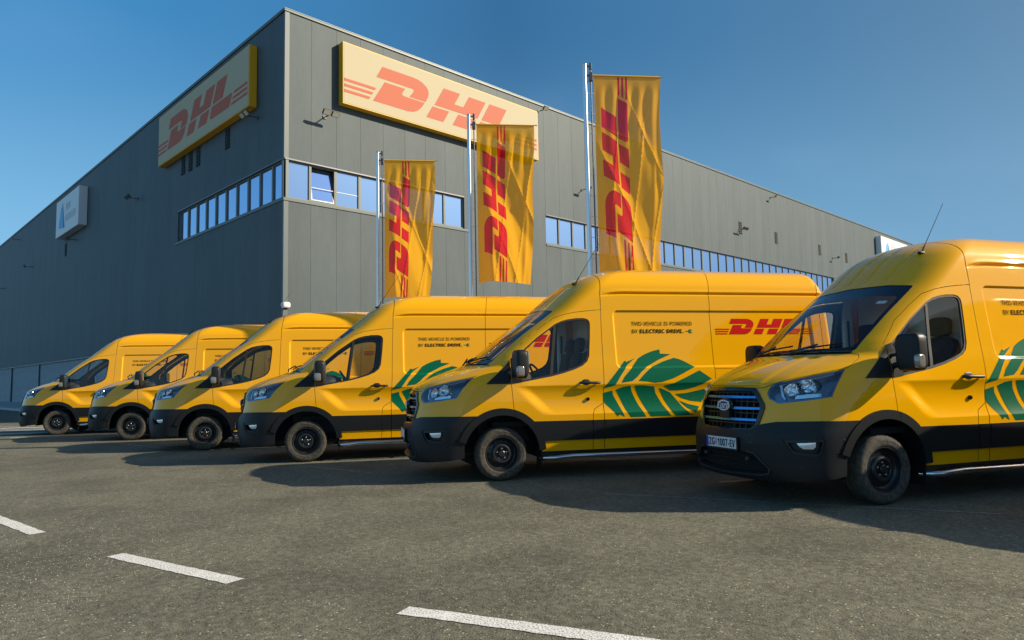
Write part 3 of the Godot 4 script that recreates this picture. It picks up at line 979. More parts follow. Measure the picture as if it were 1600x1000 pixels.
	var ap := s.pos(s.cz(.52, 2.632), 2.632)
	g.pillow(ap + Vector3(0, .008, 0), Vector3(.10, .035, .05), .7, 14, 8)
	g.tube([ap, ap + Vector3(.06, .10, 0)], .011, 8, .008)
	g.tube([ap + Vector3(.06, .10, 0), ap + Vector3(.38, .60, .0)], .0045, 6, .003)
	part("antenna", g.mesh(), M.plastic_dark, van)
	# ---- rear doors, closing the tail
	for left in [true, false]:
		g = MB.new()
		var k := 1.0 if left else -1.0
		var prev := Vector3.ZERO
		for i in 41:
			var yy := lerpf(.355, 2.904, i / 40.0)
			var q := s.pos(5.16, yy)
			if i > 0:
				g.quad(Vector3(prev.x, prev.y, .004 * k), Vector3(prev.x, prev.y, prev.z * k), Vector3(q.x, q.y, q.z * k), Vector3(q.x, q.y, .004 * k), Vector3(1, 0, 0))
			prev = q
		part("rear_door", g.mesh(), M.paint, van)
		g = MB.new()
		g.box(Vector3(5.06, 1.15, .93 * k), Vector3(.03, .62, .10), .008)
		part("tail_light", g.mesh(), M.tail_red, van)
	g = MB.new()
	g.box(Vector3(5.10, .48, 0), Vector3(.12, .22, 1.9), .03)
	part("rear_bumper", g.mesh(), M.plastic, van)
	# ---- cab
	g = MB.new()
	g.box(Vector3(.75, .72, 0), Vector3(1.7, .06, 1.86))
	part("cab_floor", g.mesh(), M.black, van)
	g = MB.new()
	g.box(Vector3(1.63, 1.50, 0), Vector3(.03, 1.66, 1.66))
	part("bulkhead", g.mesh(), M.trim_light, van)
	g = MB.new()
	s.lift(g, s.outline([["z", 0, 2.30], ["z", 0, 2.6], ["z", 0, 2.83], ["z", 0, 2.89], ["c", 1.6, 2.89], ["x", 1.6, 2.26], ["x", 1.1, 2.22], ["x", .85, 2.26]]), [], -0.05)
	part("headliner", g.mesh(), M.trim_light, van)
	g = MB.new()
	g.pillow(Vector3(.20, 1.22, 0), Vector3(.72, .46, 1.62), .45, 28, 14)
	g.pillow(Vector3(.06, 1.40, 0), Vector3(.66, .14, 1.52), .5, 28, 10)
	g.pillow(Vector3(.46, 1.10, .0), Vector3(.28, .62, .50), .4, 20, 12)
	part("dashboard", g.mesh(), M.trim_dark, van)
	var sw := group_part("steering_wheel", van, Vector3(.66, 1.35, .45))
	sw.rotation.z = 0.60
	g = MB.new()
	var rp2: Array = []
	for i in 29: rp2.append(Vector3(0, .19 * sin(TAU * i / 28), .19 * cos(TAU * i / 28)))
	g.tube(rp2, .016, 8, -1.0, false)
	part("rim", g.mesh(), M.trim_dark, sw)
	g = MB.new()
	g.pillow(Vector3(-.02, 0, 0), Vector3(.06, .12, .14), .6, 16, 10)
	g.tube([Vector3(-.005, 0, -.18), Vector3(-.01, 0, .18)], .014, 6)
	g.tube([Vector3(-.01, 0, 0), Vector3(-.005, -.18, 0)], .014, 6)
	g.tube([Vector3(-.03, 0, 0), Vector3(-.30, -.10, 0)], .03, 8)
	part("hub", g.mesh(), M.trim_dark, sw)
	for q in [[.47, .50], [-.10, .44], [-.56, .44]]:
		var st := group_part("seat", van, Vector3(1.2, 0, q[0]))
		g = MB.new()
		g.pillow(Vector3(-.10, 1.02, 0), Vector3(.52, .20, q[1]), .45, 24, 12)
		g.box(Vector3(-.05, .85, 0), Vector3(.40, .25, q[1] * .8), .02)
		part("cushion", g.mesh(), M.seat, st)
		g = MB.new()
		g.pillow(Vector3(.19, 1.36, 0), Vector3(.17, .66, q[1] - .02), .42, 24, 14, Basis(Vector3(0, 0, 1), -0.20))
		part("backrest", g.mesh(), M.seat, st)
		g = MB.new()
		g.pillow(Vector3(.27, 1.80, 0), Vector3(.11, .22, .27), .5, 20, 12, Basis(Vector3(0, 0, 1), -0.15))
		part("headrest", g.mesh(), M.seat, st)
		g = MB.new()
		for z in [-.06, .06]: g.tube([Vector3(.24, 1.62, z), Vector3(.26, 1.75, z)], .007, 6)
		part("headrest_post", g.mesh(), M.steel, st)
	for sg in [1.0, -1.0]:
		g = MB.new()
		g.tube([Vector3(1.40, 1.98, .80 * sg), Vector3(1.40, 1.55, .82 * sg), Vector3(1.30, 1.05, .86 * sg)], .018, 6)
		part("seat_belt", g.mesh(), M.trim_dark, van)
		g = MB.new()
		g.pillow(Vector3(1.42, 1.5, .84 * sg), Vector3(.16, 1.5, .07), .5, 16, 10)
		part("door_pillar", g.mesh(), M.trim_light, van)
	# ---- graphics
	for left in [true, false]:
		var lg := MB.new()
		for l in leaf_shapes():
			var p := PackedVector2Array()
			for k in range(0, l.size(), 2): p.append(Vector2(l[k], l[k + 1]))
			s.lift(lg, p, [], 0.0025, left, not left)
		part("leaf_graphic", lg.mesh(), M.leaf, van)
		var lo := MB.new()
		var sc := 0.228
		var shapes := logo_shapes()
		shapes.append_array(logo_stripes(-.92, 5.95))
		for q in shapes:
			var p := PackedVector2Array()
			for v in q:
				var x: float = 3.378 + v.x * sc
				if not left: x = 3.378 + (5.03 - v.x) * sc
				p.append(Vector2(x, 1.885 + v.y * sc))
			s.lift(lo, p, [], 0.0025, left, not left)
		part("logo", lo.mesh(), M.red, van)
		# two lines of words on the sunk panel
		var slogan := group_part("slogan", van)
		var words := ["THIS VEHICLE IS POWERED", "BY", "ELECTRIC DRIVE."]
		var xs := [1.894, 1.896, 2.013]
		var ys := [2.018, 1.909, 1.909]
		var wide := [.918, .086, .660]
		for k in 3:
			var tm := lettering(words[k], 0.0735, k == 2, 0.0008)
			var box := tm.get_aabb()
			var sx: float = wide[k] / maxf(box.size.x, .01)
			var y: float = ys[k]
			var p0 := s.pos(2.2, y); var p1 := s.pos(2.2, y + .05)
			var up := (p1 - p0).normalized()
			var o := part("words", tm, M.ink, slogan)
			# letters start at the left of their box
			var off := -box.position.x * sx
			if left:
				o.transform = Transform3D(Basis(Vector3(sx, 0, 0), up, Vector3(1, 0, 0).cross(up)), Vector3(xs[k] + off, y - box.position.y - .0, p0.z + .002) - up * 0.0 - Vector3(0, box.position.y, 0) * 0.0)
				o.position.y = y - box.position.y * up.y
			else:
				up.z = -up.z
				o.transform = Transform3D(Basis(Vector3(-sx, 0, 0), up, Vector3(-1, 0, 0).cross(up)), Vector3(4.71 - xs[k] - off, y - box.position.y * up.y, -p0.z - .002))
		var pl := MB.new()
		for q in [[2.702, 1.926, 2.752, 1.926, 2.752, 1.937, 2.702, 1.937], [2.752, 1.915, 2.766, 1.902, 2.786, 1.902, 2.786, 1.962, 2.766, 1.962, 2.752, 1.949], [2.786, 1.911, 2.812, 1.911, 2.812, 1.919, 2.786, 1.919], [2.786, 1.944, 2.812, 1.944, 2.812, 1.952, 2.786, 1.952]]:
			var p := PackedVector2Array()
			for k in range(0, q.size(), 2): p.append(Vector2(q[k] if left else 4.71 - q[k], q[k + 1]))
			s.lift(pl, p, [], 0.0025, left, not left)
		part("plug_symbol", pl.mesh(), M.leaf, van)
	return van

# ---------------------------------------------------------------- materials
func lin(r: float, g: float, b: float) -> Color:
	return Color(r, g, b).linear_to_srgb()

func mat(called: String, c: Color, rough: float, metal := 0.0, coat := 0.0) -> StandardMaterial3D:
	var m := StandardMaterial3D.new()
	m.resource_name = called
	m.albedo_color = c
	m.roughness = rough
	m.metallic = metal
	if coat > 0.0:
		m.clearcoat_enabled = true
		m.clearcoat = coat
		m.clearcoat_roughness = 0.03
	M[called] = m
	return m

func noise_image(size: int, seed_: int, layers: Array, lo: float, hi: float) -> Image:
	# layers: [[frequency, weight], ...] summed into a tiling grey picture
	var im := Image.create(size, size, false, Image.FORMAT_RGB8)
	var pics: Array = []
	for l in layers:
		var f := FastNoiseLite.new()
		f.seed = seed_ + pics.size() * 17
		f.noise_type = FastNoiseLite.TYPE_SIMPLEX
		f.frequency = l[0]
		f.fractal_octaves = l[2] if l.size() > 2 else 3
		pics.append(f.get_seamless_image(size, size, false, false, 0.12, true))
	for y in size:
		for x in size:
			var s := 0.0
			for k in pics.size(): s += (pics[k].get_pixel(x, y).r - 0.5) * layers[k][1]
			var v := lerpf(lo, hi, clampf(0.5 + s, 0, 1))
			im.set_pixel(x, y, Color(v, v, v))
	return im

func asphalt_material() -> void:
	var size := 1024
	var im := Image.create(size, size, false, Image.FORMAT_RGB8)
	var hm := Image.create(size, size, false, Image.FORMAT_RGB8)
	var r := RandomNumberGenerator.new()
	r.seed = 77
	var base := noise_image(size, 5, [[0.02, 0.9, 3], [0.25, 0.9, 2]], 0.0, 1.0)
	var vals := PackedFloat32Array(); vals.resize(size * size)
	var hts := PackedFloat32Array(); hts.resize(size * size)
	for i in size * size:
		var b := base.get_pixel(i % size, i / size).r
		vals[i] = 0.405 + (b - 0.5) * 0.15 + r.randf_range(-0.06, 0.06)
		hts[i] = 0.42 + (b - 0.5) * 0.5
	for k in 17000:      # single stones in the wearing course
		var cx := r.randi_range(0, size - 1); var cy := r.randi_range(0, size - 1)
		var rad := r.randf_range(0.9, 3.6)
		var tone := r.randf_range(-0.17, 0.14)
		if r.randf() < 0.05: tone = r.randf_range(0.18, 0.42)
		var ir := int(ceil(rad))
		for dy in range(-ir, ir + 1):
			for dx in range(-ir, ir + 1):
				var dd := sqrt(dx * dx + dy * dy)
				if dd > rad: continue
				var q := posmod(cy + dy, size) * size + posmod(cx + dx, size)
				vals[q] = lerpf(vals[q], 0.405 + tone, 0.75)
				hts[q] = maxf(hts[q], 0.55 + 0.45 * (1.0 - dd / (rad + 0.3)))
	for i in size * size:
		var v := vals[i]
		im.set_pixel(i % size, i / size, Color(v * 1.03, v * 1.0, v * 0.855))
		hm.set_pixel(i % size, i / size, Color(hts[i], hts[i], hts[i]))
	var m := mat("asphalt", Color(1, 1, 1), 0.86)
	m.metallic_specular = 0.35
	m.albedo_texture = ImageTexture.create_from_image(im)
	m.uv1_triplanar = true
	m.uv1_world_triplanar = true
	m.uv1_scale = Vector3(0.47, 0.47, 0.47)
	var nm: Image = hm.duplicate()
	nm.bump_map_to_normal_map(2.6)
	m.normal_enabled = true
	m.normal_texture = ImageTexture.create_from_image(nm)
	m.normal_scale = 0.8
	m.detail_enabled = true
	m.detail_blend_mode = BaseMaterial3D.BLEND_MODE_MUL
	m.detail_uv_layer = BaseMaterial3D.DETAIL_UV_2
	m.uv2_triplanar = true
	m.uv2_world_triplanar = true
	m.uv2_scale = Vector3(0.061, 0.061, 0.061)
	m.detail_albedo = ImageTexture.create_from_image(noise_image(512, 31, [[0.012, 1.0, 4], [0.05, 0.55, 3]], 0.84, 1.06))

func worn_white(called: String, wear: float, seed_: int) -> void:
	var size := 512
	var im := Image.create(size, size, false, Image.FORMAT_RGBA8)
	var n := noise_image(size, seed_, [[0.10, 1.3, 3], [0.4, 1.0, 2]], 0.0, 1.0)
	for y in size:
		for x in size:
			var b := n.get_pixel(x, y).r
			var bad := smoothstep(1.0 - wear - 0.12, 1.0 - wear + 0.04, b)
			var c := lerpf(0.90 - (0.5 - b) * 0.10, 0.30, bad)
			im.set_pixel(x, y, Color(c, c * 0.985, c * 0.96, 1.0))
	var m := mat(called, Color(1, 1, 1), 0.75)
	m.albedo_texture = ImageTexture.create_from_image(im)
	m.uv1_triplanar = true
	m.uv1_world_triplanar = true
	m.uv1_scale = Vector3(1.1, 1.1, 1.1)

func make_materials() -> void:
	asphalt_material()
	worn_white("road_white", 0.20, 91)
	worn_white("road_worn", 0.66, 52)
	mat("paint", lin(0.87, 0.405, 0.001), 0.38, 0.0, 1.0)
	M.paint.metallic_specular = 0.08
	M.paint.clearcoat_roughness = 0.015
	mat("paint_plain", lin(0.80, 0.42, 0.01), 0.5)
	mat("leaf", lin(0.001, 0.125, 0.060), 0.45, 0.0, 0.25)
	M.leaf.metallic_specular = 0.2
	mat("red", lin(0.52, 0.003, 0.004), 0.5)
	M.red.metallic_specular = 0.15
	mat("ink", lin(0.003, 0.003, 0.003), 0.7)
	M.ink.metallic_specular = 0.1
	mat("plastic", lin(0.014, 0.0155, 0.017), 0.44)
	M.plastic.metallic_specular = 0.35
	mat("plastic_dark", lin(0.008, 0.008, 0.009), 0.5)
	mat("plastic_sheen", lin(0.035, 0.037, 0.04), 0.35)
	mat("gloss_black", lin(0.006, 0.006, 0.007), 0.12)
	mat("black", lin(0.006, 0.006, 0.006), 0.9)
	mat("rubber", lin(0.008, 0.008, 0.008), 0.65)
	mat("frit", lin(0.004, 0.004, 0.005), 0.25)
	mat("rim", lin(0.018, 0.018, 0.019), 0.30)
	mat("steel", lin(0.45, 0.45, 0.45), 0.35, 1.0)
	mat("chrome", lin(0.82, 0.83, 0.85), 0.08, 1.0)
	mat("tube_chrome", lin(0.62, 0.63, 0.65), 0.16, 1.0)
	mat("blue_chrome", lin(0.05, 0.24, 0.58), 0.22, 0.9)
	mat("badge_blue", lin(0.006, 0.03, 0.13), 0.2)
	mat("white", lin(0.75, 0.75, 0.75), 0.5)
	mat("plate_white", lin(0.72, 0.73, 0.74), 0.35)
	mat("plate_blue", lin(0.01, 0.05, 0.36), 0.4)
	mat("lamp_sky_tint", lin(0.09, 0.16, 0.25), 0.2, 0.6)  # blue of the mirrored sky is put into the headlamp housing colour
	mat("tail_red", lin(0.35, 0.01, 0.01), 0.15)
	mat("trim_grey", lin(0.06, 0.06, 0.06), 0.7)
	mat("trim_dark", lin(0.016, 0.017, 0.018), 0.7)
	mat("trim_light", lin(0.74, 0.75, 0.68), 0.8)
	mat("seat", lin(0.018, 0.018, 0.019), 0.85)
	var gl := mat("glass", Color(0.02, 0.045, 0.06, 0.16), 0.0)
	gl.transparency = BaseMaterial3D.TRANSPARENCY_ALPHA
	gl = mat("side_glass", Color(0.12, 0.17, 0.18, 0.07), 0.0)
	gl.transparency = BaseMaterial3D.TRANSPARENCY_ALPHA
	gl = mat("lens", Color(0.55, 0.62, 0.70, 0.06), 0.0)
	gl.transparency = BaseMaterial3D.TRANSPARENCY_ALPHA
	mat("lamp_glass", lin(0.62, 0.66, 0.70), 0.12, 0.55)
	mat("indicator", lin(0.30, 0.28, 0.25), 0.12, 0.5)
	mat("fog_glass", lin(0.72, 0.76, 0.80), 0.10, 0.6)
	# tyre with a film of dust
	var ty := mat("tyre", Color(1, 1, 1), 0.85)
	var im := noise_image(256, 12, [[0.03, 1.2, 3], [0.2, 0.5, 2]], 0.0, 1.0)
	for y in 256:
		for x in 256:
			var b := im.get_pixel(x, y).r
			im.set_pixel(x, y, Color(0.185, 0.176, 0.160).lerp(Color(0.345, 0.32, 0.27), b))
	ty.albedo_texture = ImageTexture.create_from_image(im)
	ty.uv1_triplanar = true
	ty.uv1_scale = Vector3(1.9, 1.9, 1.9)
	# building
	var dirt := ImageTexture.create_from_image(noise_image(512, 8, [[0.01, 0.8, 3], [0.06, 0.5, 3]], 0.86, 1.0))
	for k in 5:
		var f: float = [1.0, 0.955, 1.045, 0.975, 1.02][k]
		var pm := mat("wall_%d" % k, lin(0.080 * f, 0.106 * f, 0.117 * f), 0.60)
		pm.metallic_specular = 0.42
		pm.albedo_texture = dirt
		pm.uv1_triplanar = true
		pm.uv1_world_triplanar = true
		pm.uv1_scale = Vector3(0.21, 0.03, 0.21)
	mat("wall_core", lin(0.07, 0.09, 0.095), 0.8)
	mat("flashing", lin(0.085, 0.11, 0.115), 0.45)
	mat("flashing_light", lin(0.33, 0.36, 0.35), 0.4)
	mat("frame_grey", lin(0.14, 0.16, 0.145), 0.45)
	var cm := mat("concrete", lin(0.34, 0.36, 0.37), 0.8)
	cm.albedo_texture = dirt
	cm.uv1_triplanar = true
	cm.uv1_world_triplanar = true
	cm.uv1_scale = Vector3(0.2, 0.2, 0.2)
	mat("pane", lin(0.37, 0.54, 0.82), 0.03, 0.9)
	mat("pane_open", lin(0.16, 0.28, 0.58), 0.03, 0.85)
	mat("sign_cream", lin(0.48, 0.405, 0.26), 0.7)
	mat("sign_salmon", lin(0.50, 0.11, 0.05), 0.7)
	mat("sign_yellow", lin(0.72, 0.40, 0.006), 0.5)
	mat("sign_white", lin(0.74, 0.74, 0.74), 0.5)
	mat("sign_grey", lin(0.52, 0.54, 0.56), 0.6)
	mat("sign_blue", lin(0.06, 0.38, 0.70), 0.5)
	mat("sign_navy", lin(0.02, 0.12, 0.28), 0.5)
	mat("vent", lin(0.015, 0.016, 0.017), 0.8)
	mat("lamp_metal", lin(0.10, 0.10, 0.10), 0.5, 0.3)
	mat("lamp_face", lin(0.55, 0.52, 0.42), 0.25)
	mat("alu", lin(0.66, 0.68, 0.70), 0.28, 0.9)
	mat("alu_dark", lin(0.12, 0.12, 0.13), 0.4, 0.6)
	for q in [["cloth", lin(0.98, 0.48, 0.006)], ["cloth_red", lin(0.66, 0.006, 0.012)]]:
		var c := mat(q[0], q[1], 0.8)
		c.backlight_enabled = true
		c.backlight = Color(0.95, 0.45, 0.006).linear_to_srgb() if q[0] == "cloth" else Color(0.80, 0.012, 0.03).linear_to_srgb()
		c.transparency = BaseMaterial3D.TRANSPARENCY_ALPHA
		c.albedo_color.a = 0.92
		c.metallic_specular = 0.2

# ---------------------------------------------------------------- sky
func make_sky() -> Sky:
	var h := 256
	var im := Image.create(2 * h, h, false, Image.FORMAT_RGBF)
	var n := FastNoiseLite.new()
	n.seed = 3
	n.frequency = 0.9
	n.fractal_octaves = 4
	for j in h:
		var el := (0.5 - (j + 0.5) / h) * 180.0
		for i in 2 * h:
			var az := wrapf((i + 0.5) / (2 * h) * 360.0, -180.0, 180.0)      # 0 straight ahead, positive to the right
			var t := clampf(el / 90.0, 0.0, 1.0)
			var left := clampf(0.5 - 0.5 * sin(deg_to_rad(clampf(az * 1.6, -90.0, 90.0))), 0.0, 1.0)
			var hor := Color(0.088, 0.190, 0.295).lerp(Color(0.130, 0.285, 0.425), left)
			var midc := Color(0.036, 0.098, 0.178).lerp(Color(0.026, 0.135, 0.290), left)
			midc = midc.lerp(Color(0.017, 0.066, 0.150), pow(1.0 - absf(2.0 * left - 1.0), 2.0) * 0.75)
			var zen := Color(0.008, 0.035, 0.100)
			var left_fill := smoothstep(-45.0, -100.0, az) * 0.45       # extra paleness added to the unseen sky opposite the sun, lifting the shaded wall
			hor = hor.lerp(Color(0.24, 0.42, 0.54), left_fill)
			midc = midc.lerp(Color(0.09, 0.22, 0.38), left_fill)
			var c: Color
			var k := smoothstep(0.0, 1.0, clampf((el - 4.0) / 24.0, 0.0, 1.0))
			c = hor.lerp(midc, k)
			c = c.lerp(zen, smoothstep(26.0, 75.0, el))
			# brighter round the sun
			var e := deg_to_rad(el); var a := deg_to_rad(az)
			var d := Vector3(cos(e) * sin(a), sin(e), -cos(e) * cos(a))
			var sd := sun_dir().dot(d)
			var glow := pow(maxf(sd, 0.0), 24.0) * 0.9 + pow(maxf(sd, 0.0), 4.0) * 0.16
			c += Color(1.0, 0.93, 0.80) * glow * 0.8
			# a few thin veils well above the frame
			if el > 3.0:
				var v := n.get_noise_3d(d.x * 2.2, d.y * 6.0, d.z * 2.2)
				c += Color(0.5, 0.55, 0.6) * clampf(v - 0.30, 0.0, 1.0) * 0.05
			im.set_pixel(i, j, c)
	var pm := PanoramaSkyMaterial.new()
	pm.panorama = ImageTexture.create_from_image(im)
	pm.energy_multiplier = 1.0
	var sky := Sky.new()
	sky.sky_material = pm
	return sky

func sun_dir() -> Vector3:
	var e := deg_to_rad(SUN_ELEVATION)
	var a := deg_to_rad(SUN_AZIMUTH)
	return Vector3(cos(e) * sin(a), sin(e), -cos(e) * cos(a))

# ---------------------------------------------------------------- the hall
const CORNER := Vector3(-8.846, 0, -27.0)
const PSI := 45.66
const MOD := 1.16
var WR := Vector3.ZERO      # along the right-hand wall
var WL := Vector3.ZERO      # along the left-hand wall
var NR := Vector3.ZERO      # their outward normals
var NL := Vector3.ZERO

func wall_axes() -> void:
	var p := deg_to_rad(PSI)
	WR = Vector3(sin(p), 0, -cos(p))
	WL = Vector3(-cos(p), 0, -sin(p))
	NR = Vector3(cos(p), 0, sin(p))
	NL = Vector3(-sin(p), 0, cos(p))

func on_r(t: float, y: float, out := 0.0) -> Vector3: return CORNER + WR * t + Vector3(0, y, 0) + NR * out
func on_l(t: float, y: float, out := 0.0) -> Vector3: return CORNER + WL * t + Vector3(0, y, 0) + NL * out

# a slab on a wall between distances t0..t1 and heights y0..y1, from depth d0 to d1 outwards
func slab(mb: MB, right: bool, t0: float, t1: float, y0: float, y1: float, d0: float, d1: float, bev := 0.0) -> void:
	var ax := WR if right else -WL
	var nn := NR if right else NL
	var c := CORNER + (WR if right else WL) * ((t0 + t1) * 0.5) + Vector3(0, (y0 + y1) * 0.5, 0) + nn * ((d0 + d1) * 0.5)
	mb.box(c, Vector3(absf(t1 - t0), y1 - y0, d1 - d0), bev, Basis(ax, Vector3.UP, nn))

func make_building() -> void:
	wall_axes()
	var b := thing("warehouse", "large dark grey metal-clad logistics hall with a window band", "building", Vector3.ZERO)
	var lenr := 98.6
	var lenl := 92.8
	var top := 16.2
	var y_p := 3.32      # top of the concrete base
	var y_w0 := 8.55
	var y_w1 := 10.17
	# core behind the cladding
	var core := MB.new()
	var f := [CORNER - NR * 0.36 - NL * 0.36, CORNER + WR * lenr - NR * 0.36, CORNER + WR * lenr + WL * lenl, CORNER + WL * lenl - NL * 0.36]
	for k in 4:
		var p: Vector3 = f[k]; var q: Vector3 = f[(k + 1) % 4]
		var o := (p + q) * 0.5 - (CORNER + WR * 45 + WL * 45)
		core.quad(p, q, q + Vector3(0, top, 0), p + Vector3(0, top, 0), o)
	part("inner_wall", core.mesh(), M.wall_core, b)
	var rf := MB.new()
	rf.quad(f[0] + Vector3(0, top - 0.3, 0), f[1] + Vector3(0, top - 0.3, 0), f[2] + Vector3(0, top - 0.3, 0), f[3] + Vector3(0, top - 0.3, 0), Vector3.UP)
	part("roof", rf.mesh(), M.flashing, b)
	# cladding panels, one by one; alike ones share a mesh
	var shapes := {}
	var gap := 0.003
	for right in [true, false]:
		var cols := int((lenr if right else lenl) / MOD)
		var basis_ := Basis(WR if right else -WL, Vector3.UP, NR if right else NL)
		for k in cols:
			var t0 := k * MOD
			var rows: Array
			var in_band := (k < 8 or (k >= 13 and k < 47)) if right else k < 10
			if in_band: rows = [[y_p, y_w0], [y_w1, top]]
			elif right and k >= 47: rows = [[y_p, y_w0], [y_w1, top], [y_w0, y_w1]]
			else: rows = [[y_p, top]]
			rows.append([0.0, y_p - 0.03])
			for r in rows:
				var hgt: float = r[1] - r[0] - 0.01
				var base: bool = r[0] == 0.0
				var narrow := 0.0
				var key := "%.2f" % hgt
				if not shapes.has(key):
					var mb := MB.new()
					mb.box(Vector3(0, 0, -0.12), Vector3(MOD - gap, hgt, 0.24), 0.005)
					shapes[key] = mb.mesh()
				var nm := "base_panel" if base else "wall_panel"
				var m: Material = M.concrete if base else M["wall_%d" % (hash(k * 7 + int(r[0])) % 5)]
				var o := MeshInstance3D.new()
				o.mesh = shapes[key]
				o.material_override = m
				o.name = "%s_%03d" % [nm, b.get_child_count()]
				b.add_child(o)
				var c := (on_r(t0 + MOD * 0.5, 0) if right else on_l(t0 + MOD * 0.5, 0))
				o.transform = Transform3D(basis_, c + Vector3(0, (r[0] + r[1]) * 0.5, 0) - (NR if right else NL) * (0.07 if base else 0.0))
	# windows
	for q in [[true, 0, 8], [true, 13, 47], [false, 0, 10]]:
		var right: bool = q[0]
		for k in range(q[1], q[2]):
			var t0: float = k * MOD
			var t1: float = t0 + MOD
			var w := group_part("window", b)
			var fr := MB.new()
			var opened: bool = right and k == 1
			var fixed: bool = right and k == 0
			var fw := 0.045 if fixed else 0.062
			var a := y_w0 + 0.05
			var z := y_w1 - 0.02
			slab(fr, right, t0, t0 + fw, a, z, -0.20, -0.075, .004)
			slab(fr, right, t1 - fw, t1, a, z, -0.20, -0.075, .004)
			slab(fr, right, t0 + fw, t1 - fw, a, a + 0.075, -0.20, -0.078, .004)
			slab(fr, right, t0 + fw, t1 - fw, z - 0.06, z, -0.20, -0.078, .004)
			part("frame", fr.mesh(), M.frame_grey, w)
			if opened:
				var sash := MB.new()
				var ax := WR
				var hinge := on_r((t0 + t1) * 0.5, a + 0.08, -0.10)
				var tb := Basis(ax, Vector3.UP, NR) * Basis(Vector3(1, 0, 0), -0.16)
				var hh := z - a - 0.16
				for e in [[-0.49, 0.5, 0.05, 1.0], [0.49, 0.5, 0.05, 1.0], [0.0, 0.025, 1.0, 0.05], [0.0, 0.98, 1.0, 0.05]]:
					sash.box(hinge + tb * Vector3(e[0], e[1] * hh, 0.0), Vector3(e[2], e[3] * hh if e[3] == 1.0 else 0.05, 0.05), .004, tb)
				part("tilted_sash", sash.mesh(), M.alu_dark, w)
				var pg := MB.new()
				pg.box(hinge + tb * Vector3(0, 0.5 * hh, 0.0), Vector3(0.94, hh * 0.95, 0.012), 0.0, tb)
				part("pane", pg.mesh(), M.pane_open, w)
			else:
				var pg := MB.new()
				slab(pg, right, t0 + fw - .01, t1 - fw + .01, a + .06, z - .05, -0.15, -0.135)
				part("pane", pg.mesh(), M.pane, w)
			if right and (k == 1 or k == 2):
				var rb := MB.new()
				slab(rb, right, t0 + fw, t1 - fw, a + .62, a + .645, -0.125, -0.115)
				part("rail", rb.mesh(), M.sign_white, w)
	# flashings, coping and corner
	var fl := MB.new()
	for q in [[true, 0.0, 9.28], [true, 13 * MOD, 47 * MOD], [false, 0.0, 11.6]]:
		slab(fl, q[0], q[1] - (0.03 if q[1] == 0.0 else 0.0), q[2] + 0.3, y_w0 - 0.075, y_w0 + 0.045, -0.22, 0.035, .006)
	part("window_sill", fl.mesh(), M.flashing, b)
	var rv := MB.new()
	for q in [[true, 0.02, 9.28], [true, 13 * MOD, 47 * MOD], [false, 0.02, 11.6]]:
		slab(rv, q[0], q[1], q[2], y_w1 - 0.03, y_w1 + 0.03, -0.22, 0.02, .004)
	part("window_head", rv.mesh(), M.alu_dark, b)
	var en := MB.new()
	slab(en, true, 8 * MOD, 8 * MOD + 0.5, y_w0 + .05, y_w1, -0.30, -0.28)
	part("dark_reveal", en.mesh(), M.vent, b)
	var fill := MB.new()
	slab(fill, true, 8 * MOD + 0.02, 13 * MOD - 0.006, y_w0, y_w1, -0.26, -0.24)
	part("band_backing", fill.mesh(), M.wall_core, b)
	for q in [[true, lenr], [false, lenl]]:
		var cp := MB.new()
		slab(cp, q[0], -0.05 if q[0] else 0.0, q[1], top + 0.001, top + 0.10, -0.40, 0.05, .012)
		part("roof_edge", cp.mesh(), M.flashing, b)
		var cl := MB.new()
		slab(cl, q[0], -0.055 if q[0] else 0.0, q[1], top + 0.101, top + 0.125, -0.41, 0.062, .006)
		part("roof_edge_cap", cl.mesh(), M.flashing_light, b)
	var ct := MB.new()
	slab(ct, true, -0.006, 0.19, y_w1 + .02, top, 0.002, 0.014, .004)
	slab(ct, true, -0.006, 0.19, 0.0, y_w0 - .09, 0.002, 0.014, .004)
	slab(ct, false, -0.012, 0.10, y_w1 + .02, top, 0.002, 0.012, .004)
	slab(ct, false, -0.012, 0.10, 0.0, y_w0 - .09, 0.002, 0.012, .004)
	part("corner_trim", ct.mesh(), M.flashing, b)
	var pl := MB.new()
	slab(pl, false, 0.0, lenl, y_p - 0.035, y_p + 0.035, -0.08, 0.045, .008)
	part("base_drip_edge", pl.mesh(), M.alu_dark, b)
	var dp := MB.new()
	slab(dp, false, 54.8, 55.05, 0.1, y_p - .05, -0.05, 0.07, .02)
	slab(dp, false, 43.0, 43.2, 0.1, y_p - .05, -0.05, 0.05, .02)
	part("drain_pipe", dp.mesh(), M.alu_dark, b)
	# louvred vents
	for q in [[true, 42.9, 12.45], [true, 51.6, 12.45], [true, 57.9, 12.4], [true, 36.9, 12.45], [false, 5.5, 12.40], [false, 9.0, 12.42], [false, 10.0, 12.42], [false, 11.0, 12.45], [false, 35.3, 11.7]]:
		var vm := MB.new()
		var yy: float = q[2]
		slab(vm, q[0], q[1] - .24, q[1] + .24, yy - .48, yy + .48, -0.02, 0.02, .004)
		for k in 6: slab(vm, q[0], q[1] - .22, q[1] + .22, yy - .44 + k * .155, yy - .44 + k * .155 + .06, 0.021, 0.045, .004)
		part("vent", vm.mesh(), M.vent, b)

